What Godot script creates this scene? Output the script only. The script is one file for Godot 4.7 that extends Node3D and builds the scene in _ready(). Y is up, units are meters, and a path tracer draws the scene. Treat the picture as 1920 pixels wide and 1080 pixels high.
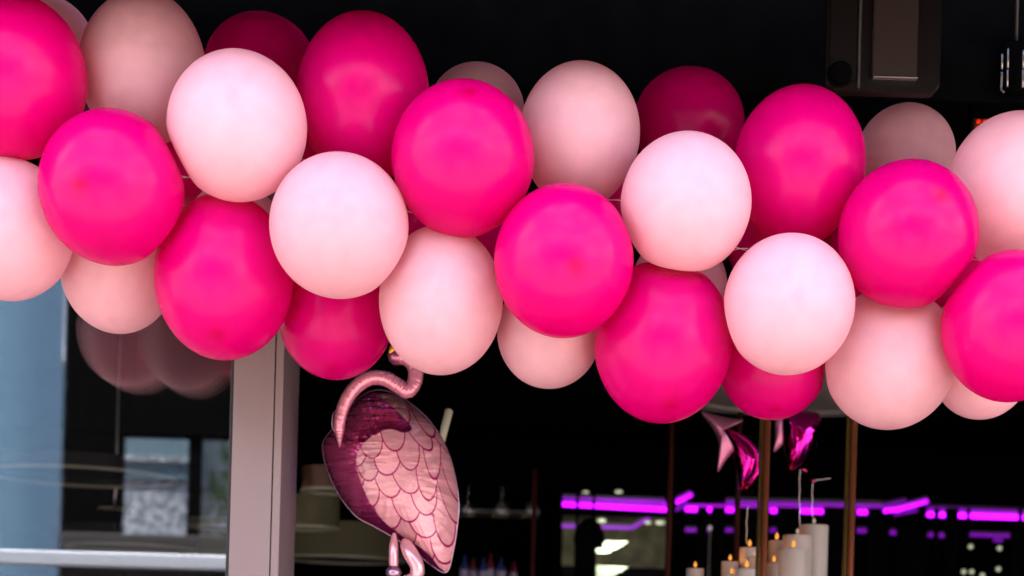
extends Node3D

var mats := {}
var taken := {}
var noise := FastNoiseLite.new()

# ---------- naming ----------
func numbered(called: String) -> String:
	var n: int = taken.get(called, 0)
	taken[called] = n + 1
	return called if n == 0 else "%s_%03d" % [called, n]

func tag(o: Node3D, label: String, category: String, group := "", kind := "") -> Node3D:
	if label: o.set_meta("label", label)
	if category: o.set_meta("category", category)
	if group: o.set_meta("group", group)
	if kind: o.set_meta("kind", kind)
	return o

func thing(called: String, label: String, category: String, at := Vector3.ZERO, group := "") -> Node3D:
	var o := Node3D.new()
	o.name = numbered(called)
	add_child(o)
	o.position = at
	tag(o, label, category, group)
	return o

func part(called: String, st: SurfaceTool, m: Material, parent: Node = null, crease := true) -> MeshInstance3D:
	var o := MeshInstance3D.new()
	if crease: st.generate_normals()
	var me := st.commit()
	me.surface_set_material(0, m)
	o.mesh = me
	if parent:
		o.name = called
		parent.add_child(o, true)
		if parent is Node3D and parent.get_parent() == self:
			o.position = -parent.position
	else:
		o.name = numbered(called)
		add_child(o)
	return o

# ---------- shapes (all in world metres) ----------
func begin() -> SurfaceTool:
	var st := SurfaceTool.new()
	st.begin(Mesh.PRIMITIVE_TRIANGLES)
	return st

func tri(st: SurfaceTool, a: Vector3, b: Vector3, c: Vector3) -> void:
	st.add_vertex(a); st.add_vertex(c); st.add_vertex(b)

func quad(st: SurfaceTool, a: Vector3, b: Vector3, c: Vector3, d: Vector3) -> void:
	tri(st, a, b, c); tri(st, a, c, d)

func rings(st: SurfaceTool, rows: Array, smooth := 0) -> void:
	st.set_smooth_group(smooth)
	for i in rows.size() - 1:
		var a: PackedVector3Array = rows[i]
		var b: PackedVector3Array = rows[i + 1]
		var n := a.size()
		for k in n:
			quad(st, a[k], b[k], b[(k + 1) % n], a[(k + 1) % n])

func circle(c: Vector3, u: Vector3, v: Vector3, r: float, n: int) -> PackedVector3Array:
	var out := PackedVector3Array()
	for k in n:
		var t := TAU * k / n
		out.append(c + (u * cos(t) + v * sin(t)) * r)
	return out

func lathe(st: SurfaceTool, profile: Array, at: Vector3, axis := Vector3.UP, n := 32, hard := false) -> void:
	# profile of (radius, height) from top to bottom
	var side := axis.cross(Vector3.FORWARD if absf(axis.z) < 0.9 else Vector3.RIGHT).normalized()
	var other := axis.cross(side).normalized()
	var rows := []
	for p in profile:
		rows.append(circle(at + axis * p.y, other, side, maxf(p.x, 0.0), n))
	if hard:
		for i in rows.size() - 1:
			rings(st, [rows[i], rows[i + 1]], i)
	else:
		rings(st, rows, 0)

func tube(st: SurfaceTool, pts: Array, radii: Array, n := 10) -> void:
	var rows := []
	var side := Vector3.ZERO
	for i in pts.size():
		var a: Vector3 = pts[maxi(i - 1, 0)]
		var b: Vector3 = pts[mini(i + 1, pts.size() - 1)]
		var t := (b - a).normalized()
		if side == Vector3.ZERO:
			side = t.cross(Vector3.FORWARD if absf(t.z) < 0.9 else Vector3.RIGHT).normalized()
		side = (side - t * side.dot(t)).normalized()
		var r: float = radii[i] if radii.size() > 1 else radii[0]
		rows.append(circle(pts[i], side, side.cross(t), r, n))
	var first := PackedVector3Array()
	var last := PackedVector3Array()
	for k in n:
		first.append(pts[0]); last.append(pts[-1])
	rows.push_front(first); rows.append(last)
	st.set_smooth_group(0)
	for i in rows.size() - 1:
		var a: PackedVector3Array = rows[i]
		var b: PackedVector3Array = rows[i + 1]
		for k in n:
			quad(st, a[k], a[(k + 1) % n], b[(k + 1) % n], b[k])

func curve(pts: Array, per := 6) -> Array:
	var out := []
	for i in pts.size() - 1:
		var p0: Vector3 = pts[maxi(i - 1, 0)]
		var p3: Vector3 = pts[mini(i + 2, pts.size() - 1)]
		for k in per:
			out.append((pts[i] as Vector3).cubic_interpolate(pts[i + 1], p0, p3, float(k) / per))
	out.append(pts[-1])
	return out

func box(st: SurfaceTool, lo: Vector3, hi: Vector3, bevel := 0.0, turn := Basis.IDENTITY, about := Vector3.ZERO) -> void:
	# a box with chamfered edges
	var c := (lo + hi) / 2.0
	var h := (hi - lo).abs() / 2.0
	bevel = minf(bevel, 0.49 * minf(h.x, minf(h.y, h.z)))
	var put := func(p: Vector3) -> Vector3: return turn * (c + p - about) + about
	var group := 10
	for ax in 3:
		var u := (ax + 1) % 3
		var v := (ax + 2) % 3
		for s in [-1.0, 1.0]:
			var q := []
			for k in [[-1, -1], [1, -1], [1, 1], [-1, 1]]:
				var p := Vector3.ZERO
				p[ax] = s * h[ax]
				p[u] = k[0] * (h[u] - bevel)
				p[v] = k[1] * (h[v] - bevel)
				q.append(put.call(p))
			group += 1
			st.set_smooth_group(group)
			if s > 0: quad(st, q[0], q[1], q[2], q[3])
			else: quad(st, q[3], q[2], q[1], q[0])
	if bevel <= 0.0: return
	for ax in 3:
		var u := (ax + 1) % 3
		var v := (ax + 2) % 3
		for su in [-1.0, 1.0]:
			for sv in [-1.0, 1.0]:
				var q := []
				for e in [[-1, 0], [1, 0], [1, 1], [-1, 1]]:
					var p := Vector3.ZERO
					p[ax] = e[0] * (h[ax] - bevel)
					p[u] = su * (h[u] - (bevel if e[1] == 1 else 0.0))
					p[v] = sv * (h[v] - (0.0 if e[1] == 1 else bevel))
					q.append(put.call(p))
				group += 1
				st.set_smooth_group(group)
				if su * sv > 0: quad(st, q[0], q[3], q[2], q[1])
				else: quad(st, q[0], q[1], q[2], q[3])
	for sx in [-1.0, 1.0]:
		for sy in [-1.0, 1.0]:
			for sz in [-1.0, 1.0]:
				var a: Vector3 = put.call(Vector3(sx * h.x, sy * (h.y - bevel), sz * (h.z - bevel)))
				var b: Vector3 = put.call(Vector3(sx * (h.x - bevel), sy * h.y, sz * (h.z - bevel)))
				var d: Vector3 = put.call(Vector3(sx * (h.x - bevel), sy * (h.y - bevel), sz * h.z))
				group += 1
				st.set_smooth_group(group)
				if sx * sy * sz > 0: tri(st, a, b, d)
				else: tri(st, a, d, b)

func boxed(lo: Vector3, hi: Vector3, bevel := 0.0) -> SurfaceTool:
	var st := begin()
	box(st, lo, hi, bevel)
	return st

func slab(st: SurfaceTool, outline: PackedVector2Array, z0: float, z1: float, bevel: float) -> void:
	# an outline (counter-clockwise seen from +z) with a depth and a chamfered front edge
	var n := outline.size()
	var inner := PackedVector2Array()
	for i in n:
		var e := (outline[(i + 1) % n] - outline[(i + n - 1) % n]).normalized()
		inner.append(outline[i] + Vector2(-e.y, e.x) * bevel)
	var row := func(pts: PackedVector2Array, z: float) -> PackedVector3Array:
		var out := PackedVector3Array()
		for p in pts: out.append(Vector3(p.x, p.y, z))
		return out
	rings(st, [row.call(inner, z1), row.call(outline, z1 - bevel)], 2)
	rings(st, [row.call(outline, z1 - bevel), row.call(outline, z0)], 3)
	var ids := Geometry2D.triangulate_polygon(inner)
	st.set_smooth_group(4)
	for i in range(0, ids.size(), 3):
		var a := inner[ids[i]]
		var b := inner[ids[i + 1]]
		var c := inner[ids[i + 2]]
		if (b - a).cross(c - a) < 0:
			var t := b; b = c; c = t
		tri(st, Vector3(a.x, a.y, z1), Vector3(b.x, b.y, z1), Vector3(c.x, c.y, z1))
		tri(st, Vector3(a.x, a.y, z0), Vector3(c.x, c.y, z0), Vector3(b.x, b.y, z0))

func round_rect(lo: Vector2, hi: Vector2, r: float, per := 6) -> PackedVector2Array:
	var out := PackedVector2Array()
	var cs := [Vector2(hi.x - r, hi.y - r), Vector2(lo.x + r, hi.y - r), Vector2(lo.x + r, lo.y + r), Vector2(hi.x - r, lo.y + r)]
	for k in 4:
		for i in per + 1:
			var t := PI / 2 * (k + float(i) / per)
			out.append(cs[k] + Vector2(cos(t), sin(t)) * r)
	return out

func smooth_loop(pts: Array, per: int) -> PackedVector2Array:
	var out := PackedVector2Array()
	var n := pts.size()
	for i in n:
		for k in per:
			out.append((pts[i] as Vector2).cubic_interpolate(pts[(i + 1) % n], pts[(i + n - 1) % n], pts[(i + 2) % n], float(k) / per))
	return out

func pillow(outline: PackedVector2Array, centre: Vector2, half: float, z: float, pucker: float, rows := 14, seedling := 1) -> SurfaceTool:
	# an inflated foil shape: two sheets welded along the outline, puckered near the weld
	var st := begin()
	var n := outline.size()
	var lo := outline[0]
	var hi := outline[0]
	for p in outline:
		lo = lo.min(p); hi = hi.max(p)
	noise.seed = seedling
	noise.frequency = 1.0
	for s in [1.0, -1.0]:
		var pos := []
		var uvs := []
		for j in rows + 1:
			var t := float(j) / rows
			t = 1.0 - pow(1.0 - t, 1.6)
			var pr := PackedVector3Array()
			var ur := PackedVector2Array()
			for k in n:
				var p := centre.lerp(outline[k], t)
				var bulge := pow(maxf(1.0 - t * t, 0.0), 0.62) * half
				var fold := noise.get_noise_2d(k * 42.0 / n * (1.0 if k < n else 1.0), t * 1.3 + s * 9.0)
				var edge := smoothstep(0.35, 0.9, t) * (1.0 - smoothstep(0.97, 1.0, t))
				bulge += pucker * half * edge * (sin(TAU * k / n * 34.0 + 3.0 * fold) * 0.5 + fold)
				if j == rows: bulge = 0.0008
				pr.append(Vector3(p.x, p.y, z + s * bulge))
				ur.append(Vector2((p.x - lo.x) / (hi.x - lo.x), 1.0 - (p.y - lo.y) / (hi.y - lo.y)))
			pos.append(pr); uvs.append(ur)
		for j in rows:
			for k in n:
				var k2 := (k + 1) % n
				var ids := [[j, k], [j + 1, k], [j + 1, k2], [j, k2]]
				for f in ([[0, 2, 1], [0, 3, 2]] if s > 0 else [[0, 1, 2], [0, 2, 3]]):
					for e in f:
						st.set_uv(uvs[ids[e][0]][ids[e][1]])
						st.set_smooth_group(0)
						st.add_vertex(pos[ids[e][0]][ids[e][1]])
	return st

# ---------- materials ----------
func lin(r: float, g: float, b: float) -> Color:
	return Color(r, g, b).linear_to_srgb()

func mat(called: String, c: Color, rough := 0.6, metal := 0.0, spec := 0.5) -> StandardMaterial3D:
	if mats.has(called): return mats[called]
	var m := StandardMaterial3D.new()
	m.resource_name = called
	m.albedo_color = c
	m.roughness = rough
	m.metallic = metal
	m.metallic_specular = spec
	mats[called] = m
	return m

func noise_tex(freq: float, lo: Color, hi: Color, octaves := 4, size := 512, normal := false) -> NoiseTexture2D:
	var f := FastNoiseLite.new()
	f.seed = 7 + int(freq * 1000.0)
	f.frequency = freq
	f.fractal_octaves = octaves
	var t := NoiseTexture2D.new()
	t.width = size; t.height = size
	t.seamless = true
	t.noise = f
	if normal:
		t.as_normal_map = true
		t.bump_strength = 4.0
	else:
		var g := Gradient.new()
		g.set_color(0, lo); g.set_color(1, hi)
		t.color_ramp = g
	return t

func triplanar(m: StandardMaterial3D, scale: float, world := true) -> StandardMaterial3D:
	m.uv1_triplanar = true
	m.uv1_world_triplanar = world
	m.uv1_scale = Vector3.ONE * scale
	return m

func glow(called: String, c: Color, energy: float) -> StandardMaterial3D:
	var m := mat(called, c * 0.6, 0.5)
	m.emission_enabled = true
	m.emission = c
	m.emission_energy_multiplier = energy
	return m

# ---------- balloons ----------
var balloon_rows := []

func balloon(i: int) -> void:
	var b: Dictionary = balloon_rows[i]
	var o := thing("balloon", b.label, "balloon", b.at, "balloons tied into the garland")
	var axis: Vector3 = b.axis.normalized()
	var hot: bool = b.hot
	var side := axis.cross(Vector3.UP if absf(axis.y) < 0.9 else Vector3.RIGHT).normalized()
	var turn := Basis(side, axis, side.cross(axis))
	var rng := RandomNumberGenerator.new()
	rng.seed = 100 + i
	var tone := 1.0 + rng.randf_range(-0.05, 0.03)
	var lobes := FastNoiseLite.new()
	lobes.seed = i; lobes.frequency = 0.9
	var near := []
	for k in balloon_rows.size():
		if k == i: continue
		var c: Dictionary = balloon_rows[k]
		var gap: Vector3 = c.at - b.at
		if gap.length() < 0.98 * (b.mean + c.mean):
			var n := gap.normalized()
			var share: float = (gap.length_squared() + b.mean * b.mean - c.mean * c.mean) / (2.0 * gap.length())
			near.append([n, share - 0.0015])
	var nt := 72
	var nv := 52
	var pos := []
	var tint := []
	for j in nv + 1:
		var th := PI * j / nv
		var y := cos(th)
		var r := sin(th)
		if y < 0.0:
			y *= 1.0 + 0.10 * y * y
			r *= 1.0 - 0.05 * y * y
		var row := PackedVector3Array()
		var cols := PackedColorArray()
		for k in nt:
			var ph := TAU * k / nt
			var p: Vector3 = turn * Vector3(r * cos(ph), y, r * sin(ph))
			p *= 1.0 + 0.004 * lobes.get_noise_3dv(p)
			p = Vector3(p.x * b.size.x, p.y * b.size.y, p.z * b.size.z)
			for f in near:                                   # pressed flat where it touches a neighbour
				var over: float = p.dot(f[0]) - f[1]
				var soft := 0.012
				if over > -soft:
					var keep: float = -soft + soft * (1.0 - exp(-(over + soft) / soft))
					p += f[0] * (keep - over)
			row.append(p + b.at)
			# thicker latex at the crown and by the neck is deeper in colour
			var crown := exp(-pow(th / 0.10, 2.0)) * 0.95 + exp(-pow(th / 0.24, 2.0)) * 0.16
			crown = minf(crown + smoothstep(2.7, 3.1, th), 1.0)
			var c := (Color(0.80, 0.0010, 0.205) if hot else Color(0.94, 0.54, 0.60)) * tone
			c = c.lerp(Color(0.60, 0.0, 0.07) if hot else Color(0.9, 0.42, 0.5), crown * (0.8 if hot else 0.45))
			cols.append(c)
		pos.append(row); tint.append(cols)
	var st := begin()
	for j in nv:
		for k in nt:
			var k2 := (k + 1) % nt
			for e in [[j, k], [j + 1, k2], [j + 1, k], [j, k], [j, k2], [j + 1, k2]]:
				st.set_smooth_group(0)
				st.set_color(tint[e[0]][e[1]])
				st.add_vertex(pos[e[0]][e[1]])
	part("skin", st, mats.hot_latex if hot else mats.pale_latex, o)
	# neck, knot and rolled lip
	var base: Vector3 = b.at + Vector3(-axis.x * b.size.x, -axis.y * b.size.y, -axis.z * b.size.z) * 1.06
	var kn := begin()
	var prof := []
	for q in [[0.0045, 0.004], [0.0055, 0.0], [0.0075, -0.004], [0.0075, -0.008], [0.005, -0.011], [0.0055, -0.016], [0.008, -0.021], [0.0085, -0.023], [0.0, -0.0235]]:
		prof.append(Vector2(q[0], q[1]))
	lathe(kn, prof, base, axis, 12)
	part("knot", kn, mats.hot_knot if hot else mats.pale_knot, o)

func add_balloon(at: Vector3, size: Vector3, axis: Vector3, hot: bool, label: String) -> void:
	balloon_rows.append({"at": at, "size": size, "axis": axis, "hot": hot, "label": label, "mean": (size.x + size.y + size.z) / 3.0})

# ---------- the flamingo's print ----------
func flamingo_prints(w: int, h: int, lo: Vector2, hi: Vector2, wing: PackedVector2Array) -> Array:
	# local unit: one picture unit is k metres; wing is in metres like the outline
	var im := Image.create(w, h, false, Image.FORMAT_RGB8)
	var me := Image.create(w, h, false, Image.FORMAT_RGB8)
	var foil := Color8(186, 74, 128)
	im.fill(foil)
	me.fill(Color(0.8, 0.8, 0.8))
	var to_px := func(p: Vector2) -> Vector2: return Vector2((p.x - lo.x) / (hi.x - lo.x) * w, (1.0 - (p.y - lo.y) / (hi.y - lo.y)) * h)
	var poly := PackedVector2Array()
	for p in wing: poly.append(to_px.call(p))
	var box2 := Rect2(poly[0], Vector2.ZERO)
	for p in poly: box2 = box2.expand(p)
	var dark := Color8(150, 16, 88)
	var pale := Color8(204, 142, 149)
	var inside := PackedByteArray()
	inside.resize(w * h)
	for y in range(maxi(0, int(box2.position.y)), mini(h, int(box2.end.y) + 1)):
		for x in range(maxi(0, int(box2.position.x)), mini(w, int(box2.end.x) + 1)):
			if Geometry2D.is_point_in_polygon(Vector2(x, y), poly):
				inside[y * w + x] = 1
				im.set_pixel(x, y, dark)
				me.set_pixel(x, y, Color(0.55, 0.55, 0.55))
	# the shaded hollow printed over the shoulder, and back feathers above it
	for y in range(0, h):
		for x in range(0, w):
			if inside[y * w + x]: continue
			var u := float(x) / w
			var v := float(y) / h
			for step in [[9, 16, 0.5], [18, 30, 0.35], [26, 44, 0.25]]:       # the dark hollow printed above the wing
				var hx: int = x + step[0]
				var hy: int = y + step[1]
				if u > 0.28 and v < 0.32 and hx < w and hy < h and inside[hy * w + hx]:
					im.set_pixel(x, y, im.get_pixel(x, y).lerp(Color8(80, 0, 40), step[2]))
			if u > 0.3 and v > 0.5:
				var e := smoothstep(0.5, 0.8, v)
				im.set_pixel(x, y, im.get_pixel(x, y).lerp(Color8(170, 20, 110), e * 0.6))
	var rng := RandomNumberGenerator.new()
	rng.seed = 5
	var feathers := []
	var sx := w / 255.0
	for row in 9:
		for col in 9:
			var s := 335.0 - row * 43.0 + rng.randf_range(-6.0, 6.0)
			var t := -118.0 + col * 38.0 + (19.0 if row % 2 else 0.0) + rng.randf_range(-4.0, 4.0)
			var dir := Vector2(0.42, 0.91).normalized()
			dir = dir.rotated(0.18 - 0.0014 * t)
			var c := Vector2(112, 70) + Vector2(0.36, 0.93) * (s - 20.0) + Vector2(0.93, -0.36) * t
			feathers.append([c, dir.rotated(rng.randf_range(-0.24, 0.24)), clampf((t - 20.0) / 60.0, 0.0, 1.0), rng.randf_range(0.86, 1.05)])
	for f in feathers:
		var c: Vector2 = f[0]
		var dir: Vector2 = f[1]
		var across := Vector2(-dir.y, dir.x)
		var long_: float = lerpf(46.0, 84.0, f[2])
		var wide: float = lerpf(25.5, 16.5, f[2]) * f[3]
		var reach := int(long_ * sx) + 2
		var cp := c * sx
		for y in range(maxi(0, int(cp.y) - reach), mini(h, int(cp.y) + reach)):
			for x in range(maxi(0, int(cp.x) - reach), mini(w, int(cp.x) + reach)):
				if not inside[y * w + x]: continue
				var d := Vector2(x, y) / sx - c
				var s := d.dot(dir) / long_
				var t := d.dot(across) / wide
				var rr := pow(absf(s), 2.3) + pow(absf(t), 2.0)
				if rr > 1.0: continue
				if s > -0.2 and rr > 0.84: im.set_pixel(x, y, Color8(132, 12, 72))
				else:
					im.set_pixel(x, y, Color(pale.r * f[3], pale.g * f[3], pale.b * f[3]))
					var thin := clampf(lerpf(0.75, 0.12, smoothstep(0.10, 0.34, float(y) / h + 0.08 - 0.12 * float(x) / w)), 0.12, 0.75)
					me.set_pixel(x, y, Color(thin, thin, thin))
	return [ImageTexture.create_from_image(im), ImageTexture.create_from_image(me)]

# ---------- lamps ----------
func purple_bar(a: Vector3, b: Vector3, thick: float, bright: bool, label: String) -> void:
	var o := thing("purple_glow_bar", label, "led light", (a + b) / 2.0, "purple led bars under the café ceiling")  # also used for led reflections modelled as glowing bars
	var st := begin()
	var dir := (b - a).normalized()
	var basis := Basis(dir, dir.cross(Vector3.BACK).normalized() * -1.0, Vector3.BACK)
	var c := (a + b) / 2.0
	var h := Vector3((b - a).length() / 2.0, thick / 2.0, thick / 2.0)
	box(st, c - h, c + h, thick * 0.3, basis, c)
	part("diffuser", st, mats.led if bright else mats.dim_purple_glow, o)
	var cap := begin()
	box(cap, c - Vector3(h.x, -h.y - 0.002, h.z), c + Vector3(h.x, h.y + 0.02, h.z), 0.003, basis, c)
	part("channel", cap, mats.black, o)

func candle(x: float, top: float, z: float, r: float, base: float, lit: bool, label: String, flame_h: float) -> void:
	var o := thing("pillar_candle", label, "candle", Vector3(x, base, z), "white pillar candles on the étagère")
	var st := begin()
	lathe(st, [Vector2(0.0, top - 0.006), Vector2(r * 0.72, top - 0.005), Vector2(r * 0.88, top - 0.001), Vector2(r * 0.96, top), Vector2(r, top - 0.003), Vector2(r * 1.0, (top + base) / 2.0), Vector2(r, base), Vector2(0, base)], Vector3(x, 0, z), Vector3.UP, 36)
	part("wax", st, mats.wax, o)
	var wk := begin()
	tube(wk, [Vector3(x, top - 0.006, z), Vector3(x + 0.0006, top + 0.006, z)], [0.0011], 6)
	part("wick", wk, mats.black, o)
	var fl := begin()
	var prof := []
	for k in 11:
		var t := float(k) / 10.0
		prof.append(Vector2(flame_h * 0.25 * pow(sin(PI * pow(1.0 - t, 0.75)), 0.85) if k > 0 and k < 10 else 0.0, top + 0.003 + flame_h * (1.0 - t)))
	lathe(fl, prof, Vector3(x, 0, z), Vector3.UP, 14)
	part("flame", fl, mats.flame if lit else mats.unlit_flame, o)
	if lit:
		var l := OmniLight3D.new()
		l.name = "candle_light"
		l.light_color = Color(1.0, 0.62, 0.25)
		l.light_energy = 0.0003
		l.light_size = 0.004
		l.omni_range = 20.0
		l.omni_attenuation = 2.0
		l.shadow_enabled = true
		l.position = Vector3(x, top + 0.003 + flame_h * 0.5, z) - o.position
		o.add_child(l)

func drum(c: Vector3, r: float, h: float, wall: StandardMaterial3D, label: String) -> void:
	# an open drum lampshade hung by a cord; c is the middle of its lower opening
	var o := thing("drum_pendant_lamp", label, "pendant lamp", c, "large drum lampshades in the café")
	var t := 0.008
	var st := begin()
	lathe(st, [Vector2(r, h), Vector2(r, 0.012)], c, Vector3.UP, 56, true)
	part("shade", st, wall, o)
	var inn := begin()
	lathe(inn, [Vector2(r - t, 0.012), Vector2(r - t, h - 0.02), Vector2(0.0, h - 0.02)], c, Vector3.UP, 56, true)
	lathe(inn, [Vector2(0.0, h), Vector2(r, h)], c, Vector3.UP, 56, true)
	part("lining", inn, mats.black_felt, o)
	var rim := begin()
	lathe(rim, [Vector2(r + 0.003, 0.012), Vector2(r + 0.003, 0.0), Vector2(r - t - 0.012, 0.0), Vector2(r - t - 0.012, 0.012), Vector2(r + 0.003, 0.012)], c, Vector3.UP, 56, true)
	part("rim", rim, mats.cream_rim, o)
	var cord := begin()
	tube(cord, [c + Vector3(0, h, 0), Vector3(c.x, CEIL, c.z)], [0.002], 6)
	part("cord", cord, mats.interior_black, o)

const CEIL := 3.62

func _ready() -> void:
	# ----- camera -----
	var cam := Camera3D.new()
	cam.name = "camera"
	cam.projection = Camera3D.PROJECTION_FRUSTUM
	cam.near = 0.1
	cam.far = 400.0
	cam.size = 0.1 * 1080.0 / 3062.0
	cam.frustum_offset = Vector2(0, 0.1 * 700.0 / 3062.0)
	cam.position = Vector3(0, 1.6, 0)
	cam.rotation.z = 0.028
	var lens := CameraAttributesPhysical.new()
	lens.exposure_aperture = 4.8
	lens.frustum_focus_distance = 3.1
	lens.frustum_focal_length = 68.0
	lens.frustum_near = 0.1
	lens.frustum_far = 400.0
	cam.attributes = lens
	add_child(cam)
	cam.current = true
	# ----- sky, sun, exposure -----
	var env := Environment.new()
	env.background_mode = Environment.BG_SKY
	var psm := ProceduralSkyMaterial.new()
	psm.sky_top_color = Color(0.45, 0.525, 0.75)
	psm.sky_horizon_color = Color(0.89, 0.865, 0.875)
	psm.sky_curve = 0.3
	psm.ground_horizon_color = Color(0.6, 0.6, 0.6)
	psm.ground_bottom_color = Color(0.4, 0.4, 0.4)
	psm.sky_energy_multiplier = 1.05
	psm.sky_cover = clouds()
	env.sky = Sky.new()
	env.sky.sky_material = psm
	env.tonemap_mode = Environment.TONE_MAPPER_LINEAR
	env.tonemap_exposure = 6.1
	env.sdfgi_enabled = true
	env.ssao_enabled = true
	env.ssil_enabled = true
	var we := WorldEnvironment.new()
	we.name = "world"
	we.environment = env
	add_child(we)
	var sun := DirectionalLight3D.new()
	sun.name = "sun"
	sun.light_energy = 1.6
	sun.light_color = Color(1.0, 0.95, 0.88)
	sun.light_angular_distance = 0.5
	sun.shadow_enabled = true
	add_child(sun)
	sun.look_at_from_position(Vector3.ZERO, Vector3(0.12, -0.93, 0.34), Vector3.UP)

	materials()
	setting()
	opposite_side()
	shopfront()
	garland()
	flamingo()
	etagere()
	foil_stars()
	interior()
	upper_right()

func clouds() -> ImageTexture:
	# broken white cloud, computed for every direction of the sky
	var im := Image.create(768, 384, false, Image.FORMAT_RGBA8)
	var f := FastNoiseLite.new()
	f.seed = 31
	f.frequency = 1.5
	f.fractal_octaves = 5
	for y in 192:
		var el := PI / 2 - PI * (y + 0.5) / 384.0
		for x in 768:
			var az := TAU * (x + 0.5) / 768.0
			var d := Vector3(cos(el) * cos(az), sin(el) * 2.2, cos(el) * sin(az))
			var v := smoothstep(0.0, 0.34, f.get_noise_3dv(d * 1.5))
			im.set_pixel(x, y, Color(1.0, 0.97, 0.95, v * smoothstep(0.0, 0.12, el)))
	return ImageTexture.create_from_image(im)

func materials() -> void:
	mat("black", lin(0.012, 0.012, 0.013), 0.5)
	mat("black_felt", lin(0.015, 0.015, 0.015), 0.9, 0.0, 0.2)
	var m := mat("interior_black", lin(0.003, 0.003, 0.0033), 0.9, 0.0, 0.08)
	m.albedo_texture = noise_tex(0.02, Color(0.7, 0.7, 0.7), Color(1, 1, 1))
	triplanar(m, 0.8)
	for hot in [true, false]:
		m = mat("hot_latex" if hot else "pale_latex", Color.WHITE, 0.36 if hot else 0.46, 0.0, 0.16 if hot else 0.28)
		m.vertex_color_use_as_albedo = true
		m.albedo_texture = noise_tex(0.012, Color(0.93, 0.93, 0.93), Color(1, 1, 1), 5)
		m.roughness = 1.0
		m.roughness_texture = noise_tex(0.006, Color(0.12, 0.12, 0.12) if hot else Color(0.40, 0.40, 0.40), Color(0.42, 0.42, 0.42) if hot else Color(0.58, 0.58, 0.58), 5)
		m.roughness_texture_channel = BaseMaterial3D.TEXTURE_CHANNEL_RED
		triplanar(m, 3.0)
		m.clearcoat_enabled = true
		m.clearcoat = 0.26 if hot else 0.12
		m.clearcoat_roughness = 0.25 if hot else 0.28
		m.backlight_enabled = true
		m.backlight = Color(0.95, 0.95, 0.95)
		mats[m.resource_name] = m
	mat("hot_knot", lin(0.6, 0.0, 0.08), 0.4)
	mat("pale_knot", lin(0.85, 0.4, 0.45), 0.4)
	mat("thread", lin(0.8, 0.76, 0.74), 0.5)
	m = mat("post_metal", lin(0.205, 0.152, 0.146), 0.45, 0.25)
	m.albedo_texture = noise_tex(0.35, Color(0.9, 0.9, 0.9), Color(1, 1, 1), 2)
	triplanar(m, 2.0)
	mat("rubber", lin(0.01, 0.01, 0.01), 0.7)
	m = mat("glass", Color(0.02, 0.03, 0.035, 0.02), 0.0, 0.0, 0.5)
	m.transparency = BaseMaterial3D.TRANSPARENCY_ALPHA
	m = mat("paving", lin(0.45, 0.375, 0.325), 0.85)
	m.albedo_texture = noise_tex(0.03, Color(0.75, 0.74, 0.72), Color(1, 1, 1), 5)
	triplanar(m, 0.35)
	m = mat("asphalt", lin(0.06, 0.06, 0.06), 0.9)
	m.albedo_texture = noise_tex(0.2, Color(0.7, 0.7, 0.7), Color(1, 1, 1), 4)
	triplanar(m, 0.8)
	mat("floorboards", lin(0.03, 0.022, 0.018), 0.4)
	mat("white_paint", lin(0.78, 0.79, 0.8), 0.6)
	m = mat("render_wall", lin(0.5, 0.5, 0.48), 0.8)
	m.albedo_texture = noise_tex(0.05, Color(0.85, 0.85, 0.85), Color(1, 1, 1))
	triplanar(m, 0.5)
	m = mat("blue_render", lin(0.15, 0.30, 0.42), 0.8)
	m.albedo_texture = noise_tex(0.05, Color(0.88, 0.88, 0.88), Color(1, 1, 1))
	triplanar(m, 0.5)
	mat("rail_paint", lin(0.50, 0.58, 0.74), 0.5)
	mat("pavilion_black", lin(0.012, 0.013, 0.015), 0.8)
	m = mat("render_white", lin(0.40, 0.47, 0.56), 0.8)
	m.albedo_texture = noise_tex(0.012, Color(0.35, 0.38, 0.42), Color(1, 1, 1), 4)
	triplanar(m, 0.6)
	mat("slate_blue", lin(0.07, 0.13, 0.18), 0.7)
	mat("dark_wall", lin(0.05, 0.05, 0.055), 0.7)
	mat("window_dark", lin(0.03, 0.04, 0.05), 0.1)
	mat("roof_tile", lin(0.10, 0.11, 0.13), 0.8)
	mat("canvas", lin(0.02, 0.02, 0.022), 0.9, 0.0, 0.2)
	mat("bark", lin(0.07, 0.05, 0.04), 0.9)
	m = mat("leaf", lin(0.05, 0.09, 0.025), 0.55)
	m.backlight_enabled = true
	m.backlight = Color(0.4, 0.5, 0.2)
	glow("led", Color(0.80, 0.07, 1.0), 0.21)
	glow("dim_purple_glow", Color(0.72, 0.05, 1.0), 0.055)  # for dim bars and for reflections modelled as bars
	mat("wax", lin(0.36, 0.315, 0.28), 0.45, 0.0, 0.4)
	mats.wax.subsurf_scatter_enabled = true
	mats.wax.subsurf_scatter_strength = 0.15
	glow("flame", Color(1.0, 0.66, 0.26), 0.16)
	mat("unlit_flame", lin(0.7, 0.58, 0.45), 0.4)
	mat("copper", lin(0.42, 0.13, 0.055), 0.35, 0.85)
	mat("copper_shaded", lin(0.07, 0.016, 0.009), 0.45, 0.7)  # darker copy of the copper, shade at the back put into its colour
	mat("brass", lin(0.3, 0.2, 0.05), 0.3, 0.9)
	m = mat("disc_grey", lin(0.10, 0.095, 0.09), 0.6)
	m = mat("olive_shade", lin(0.075, 0.07, 0.04), 0.9, 0.0, 0.2)
	m.albedo_texture = noise_tex(0.3, Color(0.85, 0.85, 0.85), Color(1, 1, 1), 2)
	triplanar(m, 1.5)
	m = mat("olive_panel", lin(0.075, 0.07, 0.04), 0.9, 0.0, 0.2)
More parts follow.
